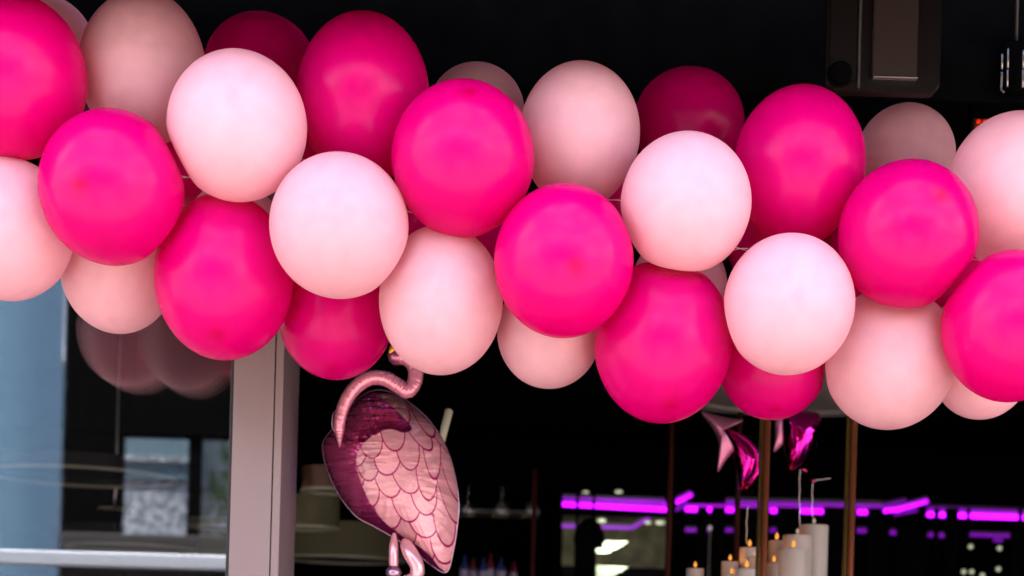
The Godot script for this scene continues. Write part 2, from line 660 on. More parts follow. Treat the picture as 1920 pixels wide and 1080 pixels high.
	m.albedo_texture = noise_tex(0.015, Color(0.6, 0.6, 0.6), Color(1, 1, 1), 5)
	triplanar(m, 0.7)
	mat("copper_shade", lin(0.05, 0.016, 0.006), 0.5, 0.3)
	mat("cream_rim", lin(0.15, 0.145, 0.10), 0.5)
	mat("satin_pink", lin(0.34, 0.11, 0.19), 0.3, 0.75)
	mat("mirror_magenta", lin(0.75, 0.015, 0.36), 0.08, 1.0)
	mat("magenta_dark", lin(0.45, 0.03, 0.2), 0.2, 0.9)
	mat("foil_neck", lin(0.66, 0.24, 0.32), 0.3, 0.55)
	mat("foil_leg", lin(0.72, 0.34, 0.38), 0.26, 0.55)
	mat("foil_clear", lin(0.34, 0.22, 0.30), 0.22, 0.9)
	mat("beak_gold", lin(0.75, 0.38, 0.03), 0.3, 0.5)
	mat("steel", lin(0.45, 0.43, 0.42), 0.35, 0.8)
	m = mat("heater_shell", lin(0.003, 0.0022, 0.0022), 0.5, 0.0, 0.3)
	m = mat("heater_panel", lin(0.05, 0.036, 0.033), 0.4, 0.5)
	m.albedo_texture = noise_tex(0.25, Color(0.8, 0.8, 0.8), Color(1, 1, 1), 3)
	triplanar(m, 4.0)
	glow("ember", Color(1.0, 0.16, 0.03), 0.09)
	glow("pale_glow", Color(0.95, 0.97, 0.82), 0.07)  # for ceiling spots, and for glints modelled on glass items
	glow("ember_bright", Color(1.0, 0.22, 0.03), 0.22)
	mat("steel_dark", lin(0.10, 0.09, 0.09), 0.4, 0.6)
	m = mat("glass_ware", Color(0.5, 0.5, 0.5, 0.05), 0.02)
	m.transparency = BaseMaterial3D.TRANSPARENCY_ALPHA
	glow("fluorescent", Color(0.93, 1.0, 0.86), 0.14)
	m = mat("bottle_glass", Color(0.02, 0.03, 0.05), 0.05)
	mat("bottle_blue", lin(0.012, 0.02, 0.08), 0.3)
	mat("bottle_red", lin(0.07, 0.004, 0.01), 0.3)
	mat("paper", lin(0.12, 0.10, 0.16), 0.6)
	mat("cream_stick", lin(0.36, 0.36, 0.25), 0.5)

func setting() -> void:
	var g := begin()
	box(g, Vector3(-200, -0.5, -200), Vector3(200, -0.04, 200))
	tag(part("ground", g, mats.asphalt), "", "", "", "structure")
	tag(part("pavement", boxed(Vector3(-40, -0.036, -3.55), Vector3(40, 0.0, 6.0)), mats.paving), "pale stone pavement in front of the café", "", "", "structure")
	tag(part("square", boxed(Vector3(-60, -0.036, 9.5), Vector3(60, 0.0, 60.0), 0.0), mats.paving), "pale paved square across the street", "", "", "structure")

func opposite_side() -> void:
	# what the window mirrors: across the street
	var p := thing("pavilion", "low dark flat-roofed pavilion across the street, mirrored low in the window", "building", Vector3(-4, 0, 13))
	part("wall", boxed(Vector3(-14, 0, 13.2), Vector3(4.5, 2.72, 18), 0.01), mats.pavilion_black, p)
	part("roof", boxed(Vector3(-14.4, 2.722, 12.4), Vector3(4.9, 3.02, 18.4), 0.02), mats.pavilion_black, p)
	for k in 7:
		var x := -13.2 + k * 2.5
		var w := part("window", boxed(Vector3(x, 0.5, 13.12), Vector3(x + 1.9, 2.3, 13.19), 0.01), mats.white_paint, p)
		part("pane", boxed(Vector3(x + 0.08, 0.58, 13.10), Vector3(x + 1.82, 2.22, 13.115), 0.0), mats.window_dark, w).position = Vector3.ZERO
	var h := thing("town_house", "town house with white lower and added slate blue upper walls across the square", "building", Vector3(-8, 0, 26))
	part("wall", boxed(Vector3(-13, 0, 26), Vector3(-6.75, 5.12, 34), 0.02), mats.render_white, h)
	part("sky_blocking_wall", boxed(Vector3(-13.1, 5.122, 25.9), Vector3(-6.7, 7.2, 34.1), 0.02), mats.slate_blue, h)  # added storey that blocks bright sky in the mirrored passage
	part("roof", boxed(Vector3(-13.4, 7.202, 25.6), Vector3(-6.4, 7.45, 34.4), 0.02), mats.roof_tile, h)
	part("cornice", boxed(Vector3(-13.2, 5.46, 25.8), Vector3(-6.65, 5.58, 25.898), 0.01), mats.render_white, h)
	for fl in 2:
		for k in 4:
			var x := -12.6 + k * 1.5
			var y := 0.6 + fl * 1.9
			var w := part("window", boxed(Vector3(x, y, 25.93), Vector3(x + 0.9, y + 1.4, 25.99), 0.01), mats.white_paint, h)
			part("pane", boxed(Vector3(x + 0.08, y + 0.08, 25.90), Vector3(x + 0.82, y + 1.32, 25.925), 0.0), mats.window_dark, w)
	var gh := thing("gatehouse", "added dark clad gatehouse bridging a passage, mirrored black in the window", "building", Vector3(-5, 0, 21))  # unseen building added to block the sky mirrored in the window
	part("upper_storey", boxed(Vector3(-7.95, 5.36, 21), Vector3(-1.2, 9.6, 21.5), 0.02), mats.interior_black, gh)
	part("pier", boxed(Vector3(-7.95, 0, 21), Vector3(-6.95, 5.358, 21.5), 0.02), mats.interior_black, gh)
	part("pier", boxed(Vector3(-3.6, 0, 21), Vector3(-1.2, 5.358, 21.5), 0.02), mats.interior_black, gh)
	part("column", boxed(Vector3(-5.76, 0, 21.1), Vector3(-5.54, 5.358, 21.3), 0.01), mats.interior_black, gh)
	var hb := thing("corner_house", "long pale rendered house at the right across the square", "building", Vector3(8, 0, 24))
	part("wall", boxed(Vector3(0, 0, 24), Vector3(18, 6.5, 32), 0.02), mats.render_wall, hb)
	part("roof", boxed(Vector3(-0.3, 6.502, 23.6), Vector3(18.3, 6.8, 32.4), 0.02), mats.roof_tile, hb)
	for t in [[Vector3(1.2, 0, 8.5), 6.0, 1.8, "added dark crowned street tree nearest to the café, by the kerb"], [Vector3(5.4, 0, 9.2), 6.6, 2.0, "added dark crowned street tree at the right along the kerb"], [Vector3(-9.5, 0, 9.0), 6.3, 1.9, "added dark crowned street tree at the far left along the kerb"], [Vector3(-5.9, 0, 28), 7.6, 0.9, "loose leafy tree behind the pavilion, mirrored beside the grey post"], [Vector3(6.5, 0, 20), 7.0, 2.3, "round leafy tree right of the pavilion across the street"]]:
		tree(t[0], t[1], t[2], t[3])  # the dark crowned ones are added to break up sky reflections on the balloons
	var o := thing("added_pillar", "round pale blue pillar added to be mirrored at the left of the window", "pillar", Vector3(-4.52, 0, 5.0))  # unseen pillar added for the pale strip mirrored in the glass
	var sh := begin()
	lathe(sh, [Vector2(0, 5.0), Vector2(1.0, 5.0), Vector2(1.0, 0.0)], Vector3(-4.52, 0, 5.0), Vector3.UP, 64, true)
	part("shaft", sh, mats.blue_render, o)
	var shb := begin()
	lathe(shb, [Vector2(1.0, 0.3), Vector2(1.05, 0.3), Vector2(1.05, 0.0)], Vector3(-4.52, 0, 5.0), Vector3.UP, 64, true)
	part("base", shb, mats.render_wall, o)
	var n := 0
	for q in [[-1.5, 0.7, 1.25], [1.9, 1.3, 1.45]]:
		planter(Vector3(q[0], 0.002, q[1]), q[2], ["added dark planter with a low rounded shrub on the left of the terrace", "added dark planter with a tall shrub on the right of the terrace"][n])  # unseen planters added to break up the bright ground in balloon reflections
		n += 1
	var rl := thing("terrace_rail", "pale horizontal rail of the terrace mirrored low in the window", "railing", Vector3(-1.8, 0, -1.9))
	part("bar", boxed(Vector3(-2.7, 1.881, -1.92), Vector3(-0.90, 1.932, -1.88), 0.006), mats.rail_paint, rl)
	for x in [-2.67, -0.93]:
		part("post", boxed(Vector3(x - 0.016, 0.002, -1.915), Vector3(x + 0.016, 1.879, -1.885), 0.004), mats.rail_paint, rl)

func planter(at: Vector3, tall: float, label: String) -> void:
	var o := thing("planter", label, "planter", at, "added planters along the terrace")
	part("tub", boxed(at + Vector3(-0.25, 0, -0.25), at + Vector3(0.25, 0.5, 0.25), 0.02), mats.dark_wall, o)
	var rng := RandomNumberGenerator.new()
	rng.seed = int(at.x * 50.0) + 400
	var cr := begin()
	for q in 1500:
		var v := Vector3(rng.randfn(), rng.randfn(), rng.randfn()).normalized() * pow(rng.randf(), 0.35)
		var p := at + Vector3(v.x * 0.34, 0.5 + (tall - 0.5) * (0.5 + v.y * 0.5), v.z * 0.34)
		var u := Vector3(rng.randfn(), rng.randfn(), rng.randfn()).normalized()
		var w := u.cross(Vector3(rng.randfn(), rng.randfn(), rng.randfn())).normalized()
		cr.set_smooth_group(-1)
		quad(cr, p - u * 0.04, p - w * 0.022, p + u * 0.04, p + w * 0.022)
	tag(part("foliage", cr, mats.leaf, o), "", "", "", "stuff")

func tree(at: Vector3, tall: float, wide: float, label: String) -> void:
	var o := thing("tree", label, "tree", at)
	var rng := RandomNumberGenerator.new()
	rng.seed = int(at.x * 100.0) + 977
	var tr := begin()
	tube(tr, [at, at + Vector3(0.1, tall * 0.3, 0), at + Vector3(0.0, tall * 0.7, 0.1)], [0.2, 0.15, 0.06], 10)
	part("trunk", tr, mats.bark, o)
	for k in 7:
		var lb := begin()
		var s := at + Vector3(0.05, tall * (0.3 + 0.05 * k), 0)
		var d := Vector3(cos(k * 2.4), 0.7, sin(k * 2.4)) * wide * 0.7
		tube(lb, [s, s + d * 0.5 + Vector3(0, 0.1, 0), s + d], [0.07, 0.045, 0.015], 7)
		part("limb", lb, mats.bark, o)
	var cr := begin()
	var clumps := []
	for k in (46 if wide > 1.0 else 17):
		var v := Vector3(rng.randfn(), rng.randfn(), rng.randfn()).normalized() * pow(rng.randf(), 0.4)
		clumps.append(at + Vector3(v.x * wide, tall * 0.66 + v.y * tall * 0.34, v.z * wide))
	for c in clumps:
		for q in 110:
			var p: Vector3 = c + Vector3(rng.randfn(), rng.randfn(), rng.randfn()) * 0.26
			var u := Vector3(rng.randfn(), rng.randfn(), rng.randfn()).normalized()
			var w := u.cross(Vector3(rng.randfn(), rng.randfn(), rng.randfn())).normalized()
			u *= rng.randf_range(0.05, 0.09); w *= rng.randf_range(0.03, 0.05)
			cr.set_smooth_group(-1)
			quad(cr, p - u, p - w * 0.9, p + u, p + w * 0.9)
	tag(part("crown", cr, mats.leaf, o), "", "", "", "stuff")

func shopfront() -> void:
	var b := thing("cafe_building", "black-walled café building with an unlit black room behind the open front", "building", Vector3(0, 0, -4))
	part("floor", boxed(Vector3(-7, -0.036, -15), Vector3(7, 0.02, -3.56), 0.0), mats.floorboards, b)
	part("ceiling", boxed(Vector3(-7.2, CEIL, -15.2), Vector3(7.2, CEIL + 0.2, -3.4), 0.0), mats.interior_black, b)
	part("back_wall", boxed(Vector3(-7.2, 0.022, -15.2), Vector3(7.2, CEIL - 0.002, -15.0), 0.0), mats.interior_black, b)
	part("side_wall", boxed(Vector3(-7.2, 0.022, -14.998), Vector3(-7.0, CEIL - 0.002, -3.4), 0.0), mats.interior_black, b)
	part("side_wall", boxed(Vector3(7.0, 0.022, -14.998), Vector3(7.2, CEIL - 0.002, -3.4), 0.0), mats.interior_black, b)
	part("facade", boxed(Vector3(-7.2, CEIL + 0.203, -4.0), Vector3(7.2, 4.0, -3.4), 0.0), mats.render_wall, b)
	part("roof", boxed(Vector3(-7.3, 4.003, -15.3), Vector3(7.3, 4.15, -3.3), 0.0), mats.dark_wall, b)
	part("soffit", boxed(Vector3(-7.2, 3.06, -3.39), Vector3(7.2, 3.2, -2.952), 0.0), mats.interior_black, b)
	part("sky_cutting_fascia", boxed(Vector3(-7.2, 2.835, -2.95), Vector3(7.2, 3.2, -2.9), 0.004), mats.interior_black, b)  # unseen lip added to cut sky light off the upper balloons
	part("header", boxed(Vector3(-7.0, 2.86, -3.61), Vector3(7.0, 3.6, -3.59), 0.003), mats.interior_black, b)
	# the fixed glazing left of the post: sheets of glass in a black gasket
	var w := thing("shop_window", "tall glazed window left of the grey post mirroring the street", "window", Vector3(-1.9, 0, -3.72))
	part("pane", boxed(Vector3(-4.0, 0.1, -3.704), Vector3(-0.628, 3.44, -3.698)), mats.glass, w)
	part("pane", boxed(Vector3(-4.0, 0.1, -3.728), Vector3(-0.628, 3.44, -3.722)), mats.glass, w)
	part("pane", boxed(Vector3(-4.0, 0.1, -3.752), Vector3(-0.628, 3.44, -3.746)), mats.glass, w)
	part("pane", boxed(Vector3(-4.0, 0.1, -3.776), Vector3(-0.628, 3.44, -3.770)), mats.glass, w)  # extra sheets added to strengthen the mirrored image
	part("gasket", boxed(Vector3(-0.6445, 0.1, -3.696), Vector3(-0.6336 - 0.0005, 3.44, -3.64), 0.002), mats.rubber, w)
	part("frame", boxed(Vector3(-4.06, 0.02, -3.79), Vector3(-0.64, 0.098, -3.66), 0.004), mats.post_metal, w)
	part("frame", boxed(Vector3(-4.08, 0.1, -3.74), Vector3(-4.002, 3.44, -3.66), 0.004), mats.post_metal, w)
	# the post
	var o := thing("window_post", "square pinkish grey aluminium post at the edge of the open front", "post", Vector3(-0.56, 0, -3.75))
	part("cover_profile", boxed(Vector3(-0.6336, 0.02, -3.66), Vector3(-0.5427 - 0.0012, 3.44, -3.62), 0.0012), mats.post_metal, o)
	part("edge_profile", boxed(Vector3(-0.5427 + 0.0012, 0.02, -3.66), Vector3(-0.5238, 3.44, -3.621), 0.0012), mats.post_metal, o)
	part("core", boxed(Vector3(-0.6336 + 0.004, 0.02, -3.905), Vector3(-0.5238 - 0.003, 3.44, -3.662), 0.0012), mats.post_metal, o)

func garland() -> void:
	add_balloon(Vector3(-0.9864, 2.6976, -3.1452), Vector3(0.1335, 0.1541, 0.1413), Vector3(-0.2, -0.35, 0.9152), true, "hot pink balloon in the top left corner above the big pale one")
	add_balloon(Vector3(-0.7751, 2.7691, -3.2837), Vector3(0.1255, 0.1501, 0.1348), Vector3(-0.1, -0.9, 0.4243), false, "dusky pale balloon touching the top edge, tinted by its hot pink neighbours")
	add_balloon(Vector3(-1.0422, 2.8835, -3.5), Vector3(0.112, 0.112, 0.112), Vector3(0.1, 0.85, -0.5), false, "dim pale balloon peeping out behind the top left hot pink one")
	add_balloon(Vector3(-0.7852, 2.4786, -3.1041), Vector3(0.1358, 0.145, 0.1393), Vector3(-0.19, -0.24, 0.952), true, "hot pink balloon near the left edge with a dark crown spot facing out")
	add_balloon(Vector3(-0.5532, 2.6069, -3.12), Vector3(0.1325, 0.1406, 0.1356), Vector3(0.1, 0.12, 0.9877), false, "pale balloon third from left along the upper row, in front of a maroon one")
	add_balloon(Vector3(-0.5749, 2.8555, -3.5), Vector3(0.12, 0.1143, 0.1178), Vector3(0.1, 0.85, -0.5), true, "dark maroon balloon at the top left behind the round pale one")
	add_balloon(Vector3(-0.3274, 2.7158, -3.2485), Vector3(0.1316, 0.1613, 0.1428), Vector3(0.0, 0.95, 0.3122), true, "tall deep pink balloon standing highest in the garland, with a small window glint")
	add_balloon(Vector3(-1.0116, 2.4191, -3.2022), Vector3(0.1276, 0.138, 0.1316), Vector3(0.0, -0.5, 0.866), false, "large pale balloon cut by the left edge over the blue glass")
	add_balloon(Vector3(-0.8304, 2.3819, -3.353), Vector3(0.1161, 0.1303, 0.1215), Vector3(0.0, -0.9, 0.4359), false, "pale balloon hanging lowest over the window glass at the left")
	add_balloon(Vector3(-0.5917, 2.3446, -3.2357), Vector3(0.1363, 0.1627, 0.1464), Vector3(0.05, -0.8, 0.5979), true, "hot pink balloon hanging just above the grey window post")
	add_balloon(Vector3(-0.3526, 2.4202, -3.1137), Vector3(0.1322, 0.1363, 0.1337), Vector3(0.05, 0.1, 0.9937), false, "whitest balloon in the middle left, directly above the flamingo's side")
	add_balloon(Vector3(-0.3841, 2.3047, -3.3792), Vector3(0.1192, 0.1313, 0.1238), Vector3(0.0, -0.9, 0.4359), true, "hot pink balloon hanging right of the window post, above the flamingo's neck")
	add_balloon(Vector3(-0.1602, 2.3096, -3.2285), Vector3(0.1223, 0.1466, 0.1315), Vector3(-0.1, -0.6, 0.7937), false, "pale balloon hanging over the flamingo's head")
	add_balloon(Vector3(-0.1206, 2.5579, -3.12), Vector3(0.1365, 0.1447, 0.1396), Vector3(0.09, 0.62, 0.7794), true, "hot pink balloon with a dark crown spot near its top, upper middle")
	add_balloon(Vector3(0.0771, 2.3636, -3.1076), Vector3(0.133, 0.1441, 0.1372), Vector3(0.14, -0.28, 0.9497), true, "hot pink balloon with a dark crown spot low on its face, centre of garland")
	add_balloon(Vector3(0.1057, 2.6577, -3.2609), Vector3(0.1203, 0.1384, 0.1272), Vector3(0.0, 0.95, 0.3122), false, "dusky pale balloon standing high in the centre against the black")
	add_balloon(Vector3(-0.1096, 2.7782, -3.5), Vector3(0.1029, 0.0983, 0.1011), Vector3(0.1, 0.85, -0.5), false, "small dim pink balloon showing above the spotted upper middle one")
	add_balloon(Vector3(0.3075, 2.4842, -3.12), Vector3(0.1243, 0.1325, 0.1274), Vector3(0.1, 0.1, 0.9899), false, "pale balloon right of centre in front of the dark wine red one")
	add_balloon(Vector3(0.3459, 2.7646, -3.5), Vector3(0.1189, 0.1143, 0.1171), Vector3(0.1, 0.85, -0.5), true, "dark wine red balloon at the top right of centre, behind a pale one")
	add_balloon(Vector3(0.5408, 2.5985, -3.2296), Vector3(0.1287, 0.1519, 0.1375), Vector3(0.02, 0.95, 0.3116), true, "tall deep pink balloon with a split glint, right upper row")
	add_balloon(Vector3(0.5095, 2.2962, -3.12), Vector3(0.1243, 0.1335, 0.1278), Vector3(-0.05, -0.1, 0.9937), false, "whitest balloon on the right, above the hanging foil stars")
	add_balloon(Vector3(0.7329, 2.436, -3.12), Vector3(0.1314, 0.1396, 0.1345), Vector3(0.22, 0.3, 0.9282), true, "hot pink balloon on the right with a dark crown spot above its centre")
	add_balloon(Vector3(0.8129, 2.7068, -3.5), Vector3(0.104, 0.1086, 0.1058), Vector3(0.1, 0.85, -0.5), false, "dim pink balloon at the upper right, below the heater")
	add_balloon(Vector3(0.9693, 2.5675, -3.234), Vector3(0.131, 0.1447, 0.1362), Vector3(0.1, 0.9, 0.4243), false, "dusky pale balloon cut by the right edge, beside the red grille")
	add_balloon(Vector3(0.2805, 2.2395, -3.2276), Vector3(0.136, 0.1602, 0.1452), Vector3(0.1, -0.85, 0.5172), true, "hot pink balloon hanging lowest right of centre, above the thin copper post")
	add_balloon(Vector3(0.0571, 2.2716, -3.3185), Vector3(0.1062, 0.1149, 0.1095), Vector3(0.0, -0.9, 0.4359), false, "pale balloon hanging low in the centre between two hot pink ones")
	add_balloon(Vector3(0.5181, 2.2279, -3.3465), Vector3(0.1115, 0.118, 0.114), Vector3(0.0, -0.9, 0.4359), true, "hot pink balloon directly above the foil stars, under the whitest right one")
	add_balloon(Vector3(0.7385, 2.2272, -3.2684), Vector3(0.1313, 0.142, 0.1353), Vector3(0.0, -0.7, 0.7141), false, "pale balloon hanging lowest on the right, above the pillar candles")
	add_balloon(Vector3(0.9314, 2.2635, -3.1067), Vector3(0.1299, 0.1431, 0.1349), Vector3(0.0, -0.1, 0.995), true, "hot pink balloon cut by the right edge, shading to violet")
	add_balloon(Vector3(0.9452, 2.2282, -3.3486), Vector3(0.0984, 0.105, 0.1009), Vector3(0.0, -0.9, 0.4359), false, "small cream balloon at the lower right behind the violet pink one")
	add_balloon(Vector3(-0.6064, 2.4797, -3.4308), Vector3(0.1076, 0.1008, 0.105), Vector3(0.1, -0.85, -0.5), false, "dim pale balloon deep behind the hot pink one over the post")
	add_balloon(Vector3(-0.7215, 2.6574, -3.4718), Vector3(0.0998, 0.1077, 0.1028), Vector3(0.1, 0.85, -0.5), true, "dark red balloon deep between the two upper left balloons")
	add_balloon(Vector3(-0.4276, 2.6429, -3.4348), Vector3(0.0897, 0.0953, 0.0919), Vector3(0.1, 0.85, -0.5), true, "dark red balloon deep below the tall deep pink one at left")
	add_balloon(Vector3(-0.1478, 2.5081, -3.405), Vector3(0.1112, 0.1056, 0.1091), Vector3(0.1, -0.85, -0.5), true, "dark red balloon deep under the spotted upper middle balloon")
	add_balloon(Vector3(0.202, 2.5792, -3.4249), Vector3(0.0872, 0.0951, 0.0902), Vector3(0.1, 0.85, -0.5), true, "dark red balloon in the gap left of the pale centre right one")
	add_balloon(Vector3(0.3254, 2.3919, -3.3985), Vector3(0.0999, 0.1021, 0.1007), Vector3(0.1, -0.85, -0.5), false, "dim pale balloon deep behind the pale one right of centre")
	add_balloon(Vector3(0.526, 2.4975, -3.429), Vector3(0.1008, 0.1008, 0.1008), Vector3(0.1, -0.85, -0.5), true, "dark pink balloon deep below the right tall deep pink one")
	add_balloon(Vector3(0.9361, 2.4724, -3.5), Vector3(0.1029, 0.1029, 0.1029), Vector3(0.1, -0.85, -0.5), true, "dark red balloon deep in the gap near the right edge")
	add_balloon(Vector3(0.954, 2.322, -3.5), Vector3(0.0823, 0.1006, 0.0892), Vector3(0.1, -0.85, -0.5), false, "dim pale balloon deep behind the cream one at the lower right")
	add_balloon(Vector3(0.6984, 2.4315, -3.4516), Vector3(0.0958, 0.1015, 0.098), Vector3(0.1, -0.85, -0.5), true, "dark red balloon deep behind the right whitest balloon")
	add_balloon(Vector3(0.0787, 2.4143, -3.4525), Vector3(0.0958, 0.1015, 0.098), Vector3(0.1, -0.85, -0.5), false, "dim pale balloon deep behind the central spotted balloon")
	add_balloon(Vector3(-0.3893, 2.4353, -3.5), Vector3(0.0972, 0.1029, 0.0993), Vector3(0.1, -0.85, -0.5), false, "dim pale balloon deep behind the middle left white one")
	for i in balloon_rows.size(): balloon(i)
	var st := begin()
	tube(st, curve([Vector3(-1.1172, 2.6458, -3.33), Vector3(-0.9418, 2.5963, -3.33), Vector3(-0.6962, 2.5673, -3.33), Vector3(-0.4472, 2.6102, -3.33), Vector3(-0.2322, 2.5096, -3.33), Vector3(-0.0446, 2.492, -3.33), Vector3(0.1911, 2.5464, -3.33), Vector3(0.4439, 2.4534, -3.33), Vector3(0.6732, 2.4239, -3.33), Vector3(0.925, 2.4451, -3.33), Vector3(1.0664, 2.3697, -3.33)], 8), [0.0009], 6)
	tag(part("garland_string", st, mats.thread), "thin white string threading through all the balloons of the garland", "string")
	for q in [[Vector3(-0.689, 2.537, -3.22), Vector3(-0.67, 2.5413, -3.24), "loose white thread end showing between the two upper left balloons"], [Vector3(-0.0579, 2.4642, -3.22), Vector3(-0.0326, 2.4628, -3.22), "loose white thread end left of the central spotted balloon"], [Vector3(0.4142, 2.4292, -3.25), Vector3(0.4418, 2.4266, -3.22), "loose white thread end above the whitest right balloon"]]:
		var t := begin()
		tube(t, curve([q[0], (q[0] + q[1]) / 2.0 + Vector3(0, 0.002, 0), q[1]], 4), [0.0008], 6)
		tag(part("thread_end", t, mats.thread), q[2], "string", "thread ends in the garland")

func flamingo() -> void:
	var z := -3.85
	var o := thing("flamingo_balloon", "pink foil flamingo balloon with printed feathers hanging beside the grey post", "foil balloon", Vector3(-0.2822, 2.0198, -3.85))
	var body := smooth_loop([Vector2(-0.4602, 2.0877), Vector2(-0.4475, 2.0378), Vector2(-0.4169, 1.9783), Vector2(-0.3766, 1.9316), Vector2(-0.3357, 1.9101), Vector2(-0.291, 1.8862), Vector2(-0.2398, 1.8549), Vector2(-0.1923, 1.8185), Vector2(-0.1593, 1.8069), Vector2(-0.1456, 1.8601), Vector2(-0.1384, 1.9169), Vector2(-0.1361, 1.9673), Vector2(-0.1467, 2.0324), Vector2(-0.17, 2.1009), Vector2(-0.2094, 2.1602), Vector2(-0.2558, 2.2004), Vector2(-0.2992, 2.2243), Vector2(-0.3396, 2.2295), Vector2(-0.3744, 2.2134), Vector2(-0.4061, 2.1773), Vector2(-0.4328, 2.1413), Vector2(-0.4546, 2.113)], 7)
	var wing := smooth_loop([Vector2(-0.3724, 2.0525), Vector2(-0.3597, 2.0025), Vector2(-0.3383, 1.9578), Vector2(-0.3083, 1.9184), Vector2(-0.2595, 1.882), Vector2(-0.2083, 1.8508), Vector2(-0.1745, 1.814), Vector2(-0.1544, 1.8145), Vector2(-0.1395, 1.9106), Vector2(-0.131, 1.9674), Vector2(-0.1417, 2.0325), Vector2(-0.165, 2.101), Vector2(-0.2069, 2.1602), Vector2(-0.2533, 2.2004), Vector2(-0.2966, 2.2181), Vector2(-0.3292, 2.2147), Vector2(-0.2931, 2.183), Vector2(-0.2477, 2.1364), Vector2(-0.2636, 2.1209), Vector2(-0.2965, 2.1275), Vector2(-0.3314, 2.114), Vector2(-0.3608, 2.0867)], 5)
	var lo := body[0]
	var hi := body[0]
	for p in body:
		lo = lo.min(p); hi = hi.max(p)
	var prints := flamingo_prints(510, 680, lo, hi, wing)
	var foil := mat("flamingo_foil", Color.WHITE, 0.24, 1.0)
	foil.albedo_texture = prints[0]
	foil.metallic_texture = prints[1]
	var hm := Image.create(256, 340, false, Image.FORMAT_RGB8)
	var wr := FastNoiseLite.new()
	wr.seed = 12
	wr.frequency = 0.06
	wr.fractal_octaves = 3
	for y in 340:
		for x in 256:
			var a := wr.get_noise_2d(x * 0.16 + 14.0 * sin(y * 0.012), y * 1.25)
			var c := wr.get_noise_2d(x * 0.7 + y * 0.35 + 400.0, y * 0.5 - x * 0.3)
			var wl := 1.0 - smoothstep(0.25, 0.6, x / 256.0 + 0.25 * (y / 340.0 - 0.5))
			var hv := 0.5 + 0.5 * (a * (0.35 + 0.65 * wl) + 0.4 * c)
			hm.set_pixel(x, y, Color(hv, hv, hv))
	foil.heightmap_enabled = true
	foil.heightmap_scale = 0.55
	foil.heightmap_texture = ImageTexture.create_from_image(hm)
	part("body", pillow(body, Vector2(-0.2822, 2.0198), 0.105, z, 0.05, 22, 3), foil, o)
	var hem := begin()
	var edge := []
	for p in body: edge.append(Vector3(p.x, p.y, z))
	edge.append(edge[0])
	tube(hem, edge, [0.0022], 6)
	part("weld_seam", hem, mats.foil_clear, o)
	var nk := begin()
	var path := curve([Vector3(-0.4108, 2.083, -3.765), Vector3(-0.4119, 2.1135, -3.755), Vector3(-0.4108, 2.1398, -3.75), Vector3(-0.401, 2.1805, -3.75), Vector3(-0.3775, 2.2179, -3.75), Vector3(-0.3438, 2.2409, -3.75), Vector3(-0.3095, 2.2407, -3.75), Vector3(-0.2797, 2.2256, -3.75), Vector3(-0.2573, 2.214, -3.75), Vector3(-0.2423, 2.2348, -3.755), Vector3(-0.2409, 2.264, -3.76), Vector3(-0.2542, 2.2866, -3.765), Vector3(-0.2757, 2.2956, -3.77)], 18)
	var radii := []
	for i in path.size():
		var t := float(i) / (path.size() - 1)
		var rad := lerpf(0.0112, 0.0172, smoothstep(0.0, 0.45, t)) * smoothstep(-0.03, 0.12, t)
		radii.append(rad * (1.0 + 0.05 * sin(i * 1.9) * sin(i * 0.53) - 0.06 * pow(maxf(0.0, sin(i * 0.71)), 8.0)))
	tube(nk, path, radii, 18)
	part("neck", nk, mats.foil_neck, o)
	var hd := begin()
	lathe(hd, [Vector2(0.0, 0.022), Vector2(0.012, 0.019), Vector2(0.020, 0.008), Vector2(0.022, -0.004), Vector2(0.016, -0.016), Vector2(0.0, -0.022)], Vector3(-0.2859, 2.2975, -3.775), Vector3(0.8, 0.5, 0.3).normalized(), 18)
	part("head", hd, mats.satin_pink, o)
	var bk := begin()
	tube(bk, [Vector3(-0.2882, 2.3039, -3.77), Vector3(-0.2977, 2.3107, -3.762), Vector3(-0.3019, 2.301, -3.757)], [0.012, 0.009, 0.002], 10)
	part("beak", bk, mats.beak_gold, o)
	var l1 := begin()
	tube(l1, curve([Vector3(-0.2825, 1.89, -3.8), Vector3(-0.282, 1.8521, -3.79), Vector3(-0.2808, 1.8125, -3.79), Vector3(-0.2808, 1.7655, -3.79), Vector3(-0.2778, 1.7037, -3.79)], 4), [0.004, 0.006, 0.0085, 0.0105, 0.011, 0.0115, 0.0115, 0.0115, 0.011, 0.0105, 0.0115, 0.013, 0.014, 0.0125, 0.011, 0.0105, 0.010], 14)
	part("leg", l1, mats.foil_leg, o)
	var l2 := begin()
	tube(l2, curve([Vector3(-0.2597, 1.8758, -3.8), Vector3(-0.244, 1.8463, -3.78), Vector3(-0.2255, 1.8132, -3.775), Vector3(-0.23, 1.7887, -3.78), Vector3(-0.2585, 1.7783, -3.785)], 4), [0.006, 0.011, 0.015, 0.0165, 0.0175, 0.0175, 0.0175, 0.017, 0.0165, 0.0165, 0.017, 0.0165, 0.015, 0.014, 0.013, 0.012, 0.011], 14)
	part("leg", l2, mats.foil_leg, o)
	var kn := begin()
	lathe(kn, [Vector2(0, 0.017), Vector2(0.013, 0.013), Vector2(0.019, 0.004), Vector2(0.019, -0.006), Vector2(0.012, -0.015), Vector2(0, -0.018)], Vector3(-0.2801, 1.7987, -3.785), Vector3(0.1, 1, 0).normalized(), 16)
	part("knee_joint", kn, mats.foil_clear, o)
	var lp := begin()
	tube(lp, curve([Vector3(-0.4194, 2.1131, -3.78), Vector3(-0.4305, 2.1306, -3.775), Vector3(-0.4295, 2.157, -3.77), Vector3(-0.4235, 2.1646, -3.77), Vector3(-0.4246, 2.1355, -3.765), Vector3(-0.4147, 2.1021, -3.762)], 5), [0.0016], 6)
	part("filling_tab", lp, mats.foil_clear, o)
	var cd := begin()
